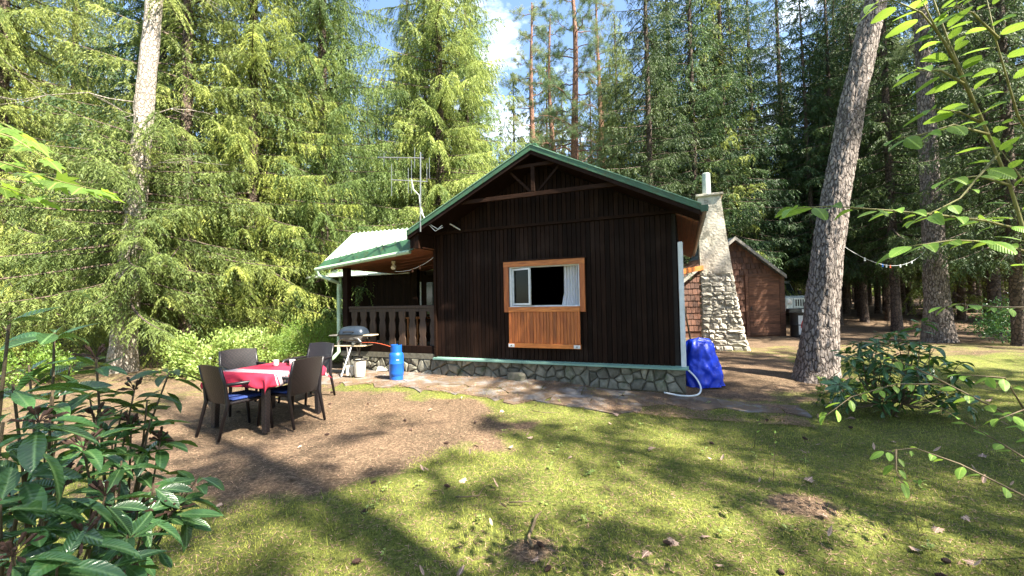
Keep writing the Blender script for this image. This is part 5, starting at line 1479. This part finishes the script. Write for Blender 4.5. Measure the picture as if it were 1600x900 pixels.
# ---------------------------------------------------------------- leaves
def leaf_mesh(name, L, w, mat, outline, fold=.25, curl=.15, bendx=0, twist=0):
    """outline: list of (t, halfwidth) along the midrib"""
    bmv, fs = [], []
    for t, h in outline:
        z = -curl*L*t*t
        bx = bendx*L*t*t; tw = twist*t*h*w
        bmv += [(-h*w+bx, t*L, z+fold*h*w-tw), (bx, t*L, z), (h*w+bx, t*L, z+fold*h*w+tw)]
    n = len(outline)
    for i in range(n-1):
        fs += [(3*i, 3*i+1, 3*i+4, 3*i+3), (3*i+1, 3*i+2, 3*i+5, 3*i+4)]
    me = bpy.data.meshes.new(name); me.from_pydata(bmv, [], fs); me.materials.append(M[mat]); me.shade_smooth()
    return me
rh_out = [(0, .06), (.12, .30), (.3, .78), (.5, 1), (.7, .92), (.87, .55), (.96, .22), (1, .02)]
rh_leaves = [leaf_mesh('leaf', L, w, 'rhodo', rh_out, f, c_, b_, t_) for L, w, f, c_, b_, t_ in ((.125, .0215, .35, .22, .04, .2), (.11, .019, .5, .35, -.08, -.5), (.135, .0235, .2, .12, .0, .4), (.095, .019, .3, .3, .1, -.2), (.14, .021, .6, .5, .06, .6), (.08, .02, .1, -.1, -.04, .1))]
hz_out = []
for i in range(15):
    t = i/14; h = (sin(pi*min(1, t*.94+.03))**.75)*(1-.25*t); h += .07*(i % 2) if 0 < i < 14 else 0; hz_out.append((t, max(h, .02)))
hz_leaves = [leaf_mesh('leaf', L, w, 'hazel', hz_out, f, c_) for L, w, f, c_ in ((.095, .030, .2, .15), (.08, .026, .45, .3), (.11, .034, .1, .2), (.06, .018, .5, .1), (.10, .029, -.2, .4))]
def maple_mesh(sz):
    P = [(0, 0), (.10, .05), (.42, -.02), (.38, .14), (.55, .22), (.36, .30), (.52, .60), (.34, .52), (.26, .48), (.22, .66), (.12, .74), (0, 1.05)]
    full = P+[(-x, y) for x, y in reversed(P[1:-1])]
    vs = [(x*sz, y*sz, -.10*sz*(x*x+y*y)) for x, y in full]+[(0, .35*sz, .02*sz)]
    n = len(full); me = bpy.data.meshes.new('leaf'); me.from_pydata(vs, [], [(i, (i+1) % n, n) for i in range(n)]); me.materials.append(M['maple']); return me
mp_leaves = [maple_mesh(.115), maple_mesh(.095), maple_mesh(.13)]

def leaf_quat(d, up, roll=0):
    d = Vector(d).normalized(); up = Vector(up)
    x = d.cross(up)
    if x.length < 1e-4: x = d.orthogonal()
    x.normalize(); z = x.cross(d)
    q = Matrix((x, d, z)).transposed().to_quaternion()
    from mathutils import Quaternion
    return q @ Quaternion((0, 1, 0), roll)

def join_leaves(name, mats, lst, parent):
    """leaves past the limit: one mesh, stuff"""
    V, F, o = [], [], 0
    for me, loc, q, s in lst:
        m4 = Matrix.LocRotScale(Vector(loc), q, Vector((s, s, s)))
        V += [m4 @ v.co for v in me.vertices]; F += [tuple(i+o for i in p_.vertices) for p_ in me.polygons]; o += len(me.vertices)
    me = bpy.data.meshes.new(name); me.from_pydata([tuple(v) for v in V], [], F); me.materials.append(M[mats]); me.shade_smooth()
    ob_ = bpy.data.objects.new(name, me); COL.objects.link(ob_); ob_.parent = parent; ob_['kind'] = 'stuff'
    return ob_

def rhododendron(label, base, tips, lscale, maxparts, seed, extra=None, flowers=True, dens=9):
    """woody stems to each shoot tip, a whorl of long leaves round every tip"""
    g = random.Random(seed)
    root = thing('rhododendron', label, 'shrub', base)
    st = MB(); lv = []; fl = MB()
    hub = [Vector((g.uniform(-.12, .12), g.uniform(-.12, .12), .18)) for _ in range(6)]
    for tip in tips:
        T = Vector(tip)-Vector(base)
        h = min(hub, key=lambda q: (q-T).length)
        mid = h.lerp(T, .5)+Vector((g.uniform(-.10, .10), g.uniform(-.10, .10), -.16*(T-h).length))
        pts = [h*0+Vector((h.x*.3, h.y*.3, -.03)), h, h.lerp(mid, .6)+Vector((0, 0, -.02)), mid, mid.lerp(T, .6), T]
        r = .36*(.007+.008*T.length)
        st.tube(pts, [r*2, r*1.7, r*1.3, r, r*.75, r*.55], 6)
        ax = (T-mid).normalized()*.7+Vector((0, 0, .6)); ax.normalize()
        n = g.randint(dens-2, dens+2); a0 = g.uniform(0, 6)
        u = ax.orthogonal().normalized(); v = ax.cross(u)
        for k in range(n):
            a = a0+2*pi*k/n+g.uniform(-.25, .25); el = g.uniform(-.25, .55)
            d = (u*cos(a)+v*sin(a))*cos(el)+ax*sin(el)
            s = lscale*g.uniform(.75, 1.2)
            lv.append((g.choice(rh_leaves), T+d*.012-ax*g.uniform(0, .04)*lscale, leaf_quat(d, ax, g.uniform(-.35, .35)), s))
        # a lower, older whorl
        for k in range(n//2):
            a = a0+2*pi*k/(n/2)+g.uniform(-.5, .5); el = g.uniform(-.6, .1)
            d = (u*cos(a)+v*sin(a))*cos(el)+ax*sin(el)
            lv.append((g.choice(rh_leaves), T-ax*g.uniform(.07, .14)*lscale+d*.01, leaf_quat(d, ax, g.uniform(-.4, .4)), lscale*g.uniform(.75, 1.1)))
        if flowers and g.random() < .45:
            for k in range(11):
                a = g.uniform(0, 6.28); el = g.uniform(.1, 1.3); d = (u*cos(a)+v*sin(a))*cos(el)+ax*sin(el)
                e = T+d*g.uniform(.025, .05)*lscale; fl.tube([T, T.lerp(e, .6)+Vector((0, 0, .004)), e], [.0012, .0014, .005*lscale], 4)
                fl.tube([e, e+d*.014*lscale, e+d*.022*lscale+Vector((0, 0, -.006))], [.0045*lscale, .005*lscale, .001], 4)
    st.build('stems', 'twig', root, smooth=True)
    if fl.v: fl.build('spent_flowers', 'deadflower', root)['kind'] = 'stuff'
    # nearest first
    lv.sort(key=lambda q: (Vector(base)+q[1]-EYE).length)
    for me, loc, q, s in lv[:maxparts]: piece(me, 'leaf', root, loc, q, s)
    if lv[maxparts:]: join_leaves('leaves', 'rhodo', lv[maxparts:], root)
    return root

# foreground shrub on the left
tips = []
FG = [(15, 500, 1.35), (85, 520, 1.7), (150, 560, 1.75), (20, 600, 1.4), (80, 620, 1.55), (60, 660, 1.3), (150, 655, 1.7), (210, 610, 1.95), (265, 580, 2.1), (235, 655, 1.9), (130, 700, 1.55), (190, 720, 1.7),
      (35, 730, 1.3), (100, 760, 1.4), (165, 775, 1.5), (240, 755, 1.75), (310, 745, 1.9), (285, 770, 1.85), (250, 690, 1.95), (175, 690, 1.8), (230, 625, 2.0), (205, 665, 1.9), (270, 800, 1.75), (60, 820, 1.3), (130, 840, 1.35), (200, 835, 1.45), (20, 870, 1.2), (90, 885, 1.25), (160, 890, 1.35),
      (5, 660, 1.25), (0, 780, 1.2), (190, 640, 2.0), (110, 570, 1.9), (45, 570, 1.8), (225, 700, 1.9), (10, 710, 1.5), (70, 700, 1.7), (140, 620, 2.0), (215, 800, 1.65)]
for a, b, Y in FG: tips.append(at(a, b, Y))
gb_ = random.Random(3)
for _ in range(9): tips.append(at(gb_.uniform(-90, 130), gb_.uniform(600, 900), gb_.uniform(1.5, 2.1)))
bse = Vector((-1.95, 1.75, height(-1.95, 1.75)))
rhododendron('large dark glossy rhododendron filling the near left corner', bse, tips, 1.15, 290, 4, dens=6)
# middle shrub right of the leaning pine
tips = []
gb_ = random.Random(8)
c = ground_at(1405, 655)
for _ in range(62):
    a = gb_.uniform(0, 2*pi); r = gb_.random()**.6; h_ = gb_.uniform(.05, 1)
    R_ = .95*(1-.5*h_)
    tips.append((c.x+R_*r*cos(a)*1.1+.10, c.y+.15+R_*r*sin(a)*.8, height(c.x, c.y)+.10+1.15*h_*(1-.25*r)))
for a, b, Y in ((1370, 535, 5.3), (1440, 500, 5.4), (1500, 565, 5.4), (1330, 560, 5.4), (1310, 600, 5.2), (1500, 610, 5.2), (1400, 520, 5.5)): tips.append(at(a, b, Y))
rhododendron('open rhododendron shrub on the mossy lawn right of the leaning pine', c+Vector((0, .15, 0)), tips, 1.25, 290, 5, flowers=False, dens=9)

# leafy twigs: stem polylines with alternate leaves
def leafy(root, pts, leaves, lst, g, spacing=.05, side_up=(0, 0, 1), r=.004, mat='green_twig', size=1., petiole=.02, droop=.25, start=.2, stems=None):
    pts = [Vector(p) for p in pts]
    stems.tube(pts, [r*(1-.75*i/(len(pts)-1)) for i in range(len(pts))], 6)
    L = [(pts[i+1]-pts[i]).length for i in range(len(pts)-1)]; tot = sum(L)
    s = tot*start; k = 0
    while s < tot:
        a = s; i = 0
        while i < len(L)-1 and a > L[i]: a -= L[i]; i += 1
        p = pts[i].lerp(pts[i+1], min(1, a/L[i])); d = (pts[i+1]-pts[i]).normalized()
        sd = d.cross(Vector(side_up)).normalized()*(1 if k % 2 else -1)
        e = (d*.65+sd*g.uniform(.6, 1.1)+Vector((0, 0, -droop*g.uniform(.2, 1.4)))).normalized()
        q = p+e*petiole; stems.tube([p, q], [.0012, .0008], 4)
        lst.append((g.choice(leaves), q, leaf_quat(e, Vector((g.uniform(-.3, .3), g.uniform(-.3, .3), 1)), g.uniform(-.5, .5)), size*g.uniform(.65, 1.15)))
        s += spacing*g.uniform(.6, 1.4); k += 1
    e = (pts[-1]-pts[-2]).normalized()
    lst.append((g.choice(leaves), pts[-1], leaf_quat(e+Vector((0, 0, -.15)), (0, 0, 1), g.uniform(-.3, .3)), size))

def twig_plant(name, label, cat, base, lines, leaves, seed, twigmat, maxparts=290, **kw):
    g = random.Random(seed); base = Vector(base)
    root = thing(name, label, cat, base); st = MB(); lst = []
    for ln in lines:
        opts = dict(kw)
        if isinstance(ln, dict): opts.update({k: v for k, v in ln.items() if k != 'p'}); ln = ln['p']
        leafy(root, [Vector(p)-base for p in ln], leaves, lst, g, stems=st, **opts)
    st.build('stems', twigmat, root, smooth=True)
    for me, loc, q, s in lst[:maxparts]: piece(me, 'leaf', root, loc, q, s)
    if lst[maxparts:]: join_leaves('leaves', leaves[0].materials[0].name, lst[maxparts:], root)
    return root
def path(*q): return [at(*a) for a in q]
Yh = 1.55
B0 = Vector((2.35, 1.6, height(2.35, 1.6)))
main = [B0, B0+Vector((-.12, .0, .6)), B0+Vector((-.25, 0, 1.1))]+path((1612, 400, 1.62), (1578, 290, 1.6), (1540, 200, 1.55), (1505, 120, 1.5), (1480, 60, 1.5), (1455, -10, 1.5), (1420, -80, 1.5))
lines = [dict(p=main, r=.009, start=.55, spacing=.045),
         path((1520, 160, 1.52), (1480, 70, 1.48), (1440, 20, 1.45), (1395, 0, 1.42), (1370, 5, 1.4)),
         path((1500, 110, 1.5), (1460, 40, 1.45), (1430, -20, 1.4)),
         path((1505, 130, 1.5), (1470, 110, 1.45), (1430, 110, 1.42)),
         path((1545, 210, 1.55), (1490, 195, 1.5), (1440, 210, 1.45), (1405, 215, 1.42)),
         path((1540, 195, 1.55), (1500, 175, 1.55), (1460, 170, 1.5)),
         path((1580, 290, 1.6), (1530, 275, 1.55), (1480, 280, 1.5)),
         path((1560, 240, 1.58), (1500, 310, 1.5), (1430, 345, 1.45)),
         dict(p=path((1620, 365, 1.7), (1540, 345, 1.6), (1460, 335, 1.5), (1380, 328, 1.42), (1300, 322, 1.35), (1245, 325, 1.3)), start=.15, spacing=.055, size=.85),
         path((1610, 395, 1.65), (1550, 378, 1.6), (1490, 375, 1.5), (1420, 385, 1.45)),
         path((1610, 300, 1.7), (1590, 270, 1.7), (1560, 230, 1.7)),
         path((1620, 230, 1.7), (1590, 180, 1.6), (1555, 60, 1.5), (1540, -10, 1.5)),
         path((1560, 60, 1.5), (1520, 20, 1.45), (1490, 10, 1.4))]
twig_plant('hazel_sapling', 'bright green hazel sapling arching in at the top right', 'sapling', B0, lines, hz_leaves, 12, 'green_twig', spacing=.058, r=.005, size=.8)
# low hazel branches near the right edge
B1 = Vector((3.6, 2.6, height(3.6, 2.6)))
lines = [dict(p=[B1, Vector(at(1640, 690, 2.7))]+path((1560, 640, 2.7), (1480, 600, 2.75), (1400, 600, 2.8), (1330, 620, 2.75), (1290, 650, 2.7)), r=.008, start=.3, spacing=.06),
         dict(p=[B1, Vector(at(1650, 800, 2.4))]+path((1570, 760, 2.45), (1500, 725, 2.55), (1430, 700, 2.6), (1380, 705, 2.6)), r=.008, start=.4, spacing=.07),
         dict(p=[B1]+path((1640, 740, 2.6), (1560, 690, 2.7), (1490, 650, 2.8), (1440, 620, 2.8)), r=.007, start=.4, spacing=.08),
         dict(p=path((1480, 600, 2.75), (1420, 570, 2.75), (1390, 560, 2.7)), start=.3),
         dict(p=path((1400, 702, 2.6), (1400, 735, 2.55), (1410, 755, 2.5)), start=.2, spacing=.035),
         dict(p=path((1600, 640, 2.6), (1570, 590, 2.6), (1500, 585, 2.6)), start=.3),
         dict(p=path((1620, 480, 2.6), (1560, 480, 2.6), (1500, 475, 2.6), (1470, 480, 2.6)), start=.1, spacing=.06),
         dict(p=path((1620, 660, 2.6), (1600, 640, 2.55), (1560, 655, 2.5)), start=.2)]
twig_plant('hazel_sapling', 'low spreading hazel branches over the lawn at the right edge', 'sapling', B1, lines, hz_leaves, 13, 'twig', spacing=.06, r=.006, size=.85, droop=.5)
for k, (px, py, hgt, lab) in enumerate(((1208, 752, .42, 'thin upright seedling on the lawn below the leaning pine'), (1435, 828, .30, 'small pale seedling low on the near right lawn'), (1178, 700, .3, 'faint slender seedling left of the upright one on the lawn'),
                                        (1320, 612, .28, 'little leafy seedling at the foot of the leaning pine'))):
    b = ground_at(px, py); gg = random.Random(k)
    twig_plant('seedling', lab, 'seedling', b, [[b, b+Vector((gg.uniform(-.03, .03), 0, hgt*.5)), b+Vector((gg.uniform(-.05, .05), gg.uniform(-.03, .03), hgt))]], hz_leaves, 40+k, 'twig', spacing=.045, size=.42, start=.5, r=.003)
# maple twigs top left
BM = Vector((-3.2, 1.6, height(-3.2, 1.6)))
lines = [dict(p=[BM, BM+Vector((.1, .1, 1.2))]+path((-60, 190, 2.0), (20, 215, 1.95), (75, 250, 1.95)), r=.010, start=.75, spacing=.06),
         path((-40, 240, 1.9), (30, 262, 1.9), (100, 285, 1.9), (150, 296, 1.9)),
         path((-60, 260, 1.8), (0, 290, 1.8), (60, 310, 1.85)),
         path((-40, 210, 2.0), (10, 240, 2.0), (50, 275, 2.0)),
         path((-60, 170, 2.1), (0, 190, 2.1), (50, 220, 2.1))]
twig_plant('maple_sapling', 'bright maple twigs reaching in at the left edge', 'sapling', BM, lines, mp_leaves, 15, 'green_twig', spacing=.055, r=.004, size=.95)

# leafy bushes behind the table
def bush(label, x, y, rx, ry, h, n, mat, leaf, seed, name='bush', cat='bush', cut=0):
    g = np.random.default_rng(seed); root = thing(name, label, cat, (x, y, height(x, y)))
    st = MB(); gg = random.Random(seed)
    for k in range(14):
        a = gg.uniform(0, 6.28); r = gg.uniform(.3, .95)
        e = Vector((rx*r*cos(a), ry*r*sin(a), h*gg.uniform(.5, .95)))
        st.tube([(0, 0, -.02), (e.x*.3, e.y*.3, e.z*.45), tuple(e*.95)], [.012, .008, .003], 5)
    st.build('stems', 'twig', root)
    ncl = max(12, n//70)
    a = g.uniform(0, 2*pi, ncl); r = g.uniform(.2, 1, ncl)**.5; hz_ = g.uniform(.12, 1, ncl)
    wob = g.uniform(.75, 1.12, ncl)
    cx = np.stack([rx*r*np.cos(a)*np.sqrt(1-(hz_-.35)**2*.9)*wob, ry*r*np.sin(a)*np.sqrt(1-(hz_-.35)**2*.9)*wob, h*hz_*wob*(1-.2*r)], -1)
    ci = g.integers(0, ncl, n)
    P = cx[ci]+g.normal(0, 1, (n, 3))*np.array([.09, .09, .075])*(h/.9)
    P[:, 2] = np.abs(P[:, 2])+.03
    out = nrm(P-np.array([0, 0, h*.3])+1e-6)
    D = nrm(out*.6+g.normal(0, .6, (n, 3))+np.array([0, 0, .35])); Nn = nrm(out*.5+g.normal(0, .5, (n, 3))+np.array([0, 0, .6]))
    S = nrm(np.cross(D, Nn)); L = g.uniform(.6, 1.15, (n, 1))*leaf; w = L*.28
    V = np.empty((n, 4, 3)); V[:, 0] = P; V[:, 1] = P+D*L*.45+S*w; V[:, 2] = P+D*L; V[:, 3] = P+D*L*.45-S*w
    o = fast_mesh('foliage', V.reshape(-1, 3), np.arange(n*4).reshape(-1, 4), mat, root)
    return root
p = ground_at(478, 572); bush('rounded bright green boxwood behind the right-hand chairs', p.x, p.y+.25, .80, .6, 1.15, 15000, 'box_leaf', .035, 51, 'boxwood')
p = ground_at(315, 590); bush('loose light green bush left of the dining table', p.x, p.y+.2, .75, .6, 1.0, 5200, 'bush_leaf', .075, 52)
p = ground_at(395, 572); bush('pale leafy bush directly behind the dining table', p.x, p.y+.3, .8, .6, .95, 4600, 'bush_leaf', .07, 53)
p = ground_at(40, 600); bush('yellow-green low bush at the left edge behind the rhododendron', p.x, p.y, .8, .6, .75, 4500, 'box_leaf', .06, 54)
p = ground_at(1250, 618)
# little ivy at the pine's foot
bush('small green creeper at the foot of the leaning pine', 5.35, 6.75, .45, .22, .28, 900, 'bush_leaf', .055, 55, 'creeper', 'creeper')
p = at(1610, 480, 12.5); bush('dark low thicket at the right edge of the forest floor', p.x, p.y, 1.6, 1.0, 1.3, 5000, 'rhodo', .08, 56, 'thicket', 'thicket')
p = at(330, 480, 17); bush('loose shrub in the shade between the left spruces', p.x, p.y, 1.6, 1.0, 1.5, 5000, 'bush_leaf', .09, 57, 'shrub', 'shrub')

# small weeds in the moss
g = random.Random(61)
weed_src = leaf_mesh('weed_leaf', .028, .008, 'bush_leaf', rh_out, .3, .3)
for k in range(46):
    y = 2.3+5.2*g.random(); x = g.uniform(-.55*y, 1.1*y)
    if moss_amount(x, y) < .5: continue
    st = MB(); V_, F_, o_ = [], [], 0
    for q in range(g.randint(4, 8)):
        a = g.uniform(0, 6.28); h_ = g.uniform(.005, .06); d = Vector((cos(a), sin(a), g.uniform(.2, .9))); sc_ = g.uniform(.7, 1.6)
        m4 = Matrix.LocRotScale(Vector((d.x*.008, d.y*.008, h_)), leaf_quat(d, (0, 0, 1)), Vector((sc_,)*3))
        V_ += [m4 @ v.co for v in weed_src.vertices]; F_ += [tuple(i+o_ for i in p_.vertices) for p_ in weed_src.polygons]; o_ += len(weed_src.vertices)
    o = st.add(V_, F_).tube([(0, 0, 0), (.002, 0, .06)], .0012, 4).build('weed', 'bush_leaf'); o.location = (x, y, height(x, y)+bumps(x, y)+.004); tag(o, 'tiny low weed sprouting from the moss', 'weed', 'weeds in the moss')

# ---------------------------------------------------------------- neighbour's hut far left, bench
p = at(140, 480, 19); nh = thing('hut', 'red-brown neighbouring hut half hidden behind the left spruces', 'hut', (p.x-1.5, p.y+1, height(p.x, p.y)))
MB().box(-3.2, 4.6, 0, 4, 0, 2.3).build('wall', 'shed_wood', nh)
MB().prism([(-3.6, 2.302), (5.0, 2.302), (5.0, 2.4), (-3.6, 2.4)], -.4, 4.4).build('roof', 'slate_roof', nh)
x = -3.2
while x < 4.5:
    MB().box(x+.01, x+.19, -.03, -.001, .05, 2.28).build('plank', 'shed_wood', nh); x += .2
MB().box(3.6, 4.3, -.06, -.031, .1, 2.0).build('door', 'orange_wood_upright', nh, )
p = ground_at(268, 540); bn = thing('bench', 'dark garden bench beyond the tree trunks at the left', 'bench', (p.x, p.y+1.0, height(p.x, p.y)), .2)
MB().box(-.7, .7, -.18, .18, .42, .46).build('seat', 'dark_wood', bn); MB().box(-.7, .7, .17, .21, .55, .85).build('backrest', 'dark_wood', bn)
for a in (-.6, .6):
    for b in (-.15, .15): MB().box(a-.03, a+.03, b-.03, b+.03, -.02, .42).build('leg', 'dark_wood', bn)

# ---------------------------------------------------------------- line with pegs between the two pines
a = at(1316, 383, 7.6); b = at(1446, 392, 12.9)
a = Vector((a.x, a.y, a.z)); pts_ = [a.lerp(b, t)-Vector((0, 0, .42*4*t*(1-t))) for t in np.linspace(0, 1, 24)]
tag(MB().tube(pts_, .0035, 4).build('washing_line', 'white_paint'), 'thin washing line sagging between the two thick pines', 'line')
pc = [('white_paint', 'white'), ('gas_blue', 'blue'), ('white_paint', 'white'), ('red_rubber', 'red'), ('white_paint', 'white'), ('pale_green', 'green'), ('white_paint', 'white')]
for k, (i, (mt, nm)) in enumerate(zip((4, 8, 9, 10, 13, 15, 17), pc)):
    o = MB().box(-.012, .012, -.01, .01, -.07, .02).box(-.02, .02, -.006, .006, -.07, -.03).build('clothes_peg', mt); o.location = pts_[i]; o.scale = (.8, .8, .8)
    where = ['nearest the leaning pine', 'only blue one', 'right beside the blue one', 'only red one', 'just past the red one', 'only green one', 'nearest the upright pine'][k]
    tag(o, '%s peg on the line between the pines, %s' % (nm, where), 'peg', 'pegs between the pines')

# ---------------------------------------------------------------- litter: fallen leaves, twigs, cones
g = random.Random(77)
fl_ = [leaf_mesh('fallen_leaf', .06, .018, 'dead_leaf', hz_out, .8, -.9), maple_mesh(.075)]
fl_[1].materials.clear(); fl_[1].materials.append(M['dead_leaf']); fl_[1].name = 'fallen_leaf'
k = 0
while k < 120:
    y = 1.9+6*g.random()**1.3; x = g.uniform(-1.1*y, 1.2*y)
    if x < -3 and g.random() < .7: continue
    o = bpy.data.objects.new('fallen_leaf', fl_[0 if g.random() < .5 else 1]); COL.objects.link(o)
    o.location = (x, y, height(x, y)+bumps(x, y)+.022); o.rotation_euler = (g.uniform(-.5, .5), g.uniform(-.5, .5), g.uniform(0, 6.28)); s = g.uniform(.6, 1.1); o.scale = (s, s, s)
    tag(o, 'curled pale brown leaf fallen on the ground', 'leaf', 'fallen leaves'); k += 1
for k, (pts, lab) in enumerate((
        ([(832, 862), (826, 848), (832, 832), (838, 815), (846, 806)], 'thickest crooked fallen stick on the near middle lawn'),
        ([(712, 782), (730, 784), (748, 780), (755, 770)], 'curved fallen twig left of the crooked stick'),
        ([(795, 791), (815, 792), (832, 789)], 'straight short twig behind the crooked stick'),
        ([(832, 645), (850, 649), (872, 648)], 'twig lying on the moss near the cabin paving'))):
    P = [ground_at(*q)+Vector((0, 0, .03+.01*(i % 2))) for i, q in enumerate(pts)]
    tag(MB().tube(P, [.011 if k == 0 else .006]*(len(P)-1)+[.003], 6).build('fallen_stick', 'twig', smooth=True), lab, 'stick')
cone = MB()
for j in range(7):
    r = .013*sin(pi*(j+.8)/8)+.004
    cone.lathe([(r*.6, j*.008), (r, j*.008+.003), (r*.7, j*.008+.008)], 8)
cone = cone.build('spruce_cone', 'deadflower'); 
for k in range(26):
    y = 2.3+5.5*g.random(); x = g.uniform(-y, 1.1*y)
    o = cone if k == 0 else cone.copy()
    if k: COL.objects.link(o)
    o.location = (x, y, height(x, y)+bumps(x, y)+.018); o.rotation_euler = (pi/2+g.uniform(-.3, .3), 0, g.uniform(0, 6.28))
    tag(o, 'small dark cone lying on the ground', 'cone', 'fallen cones')
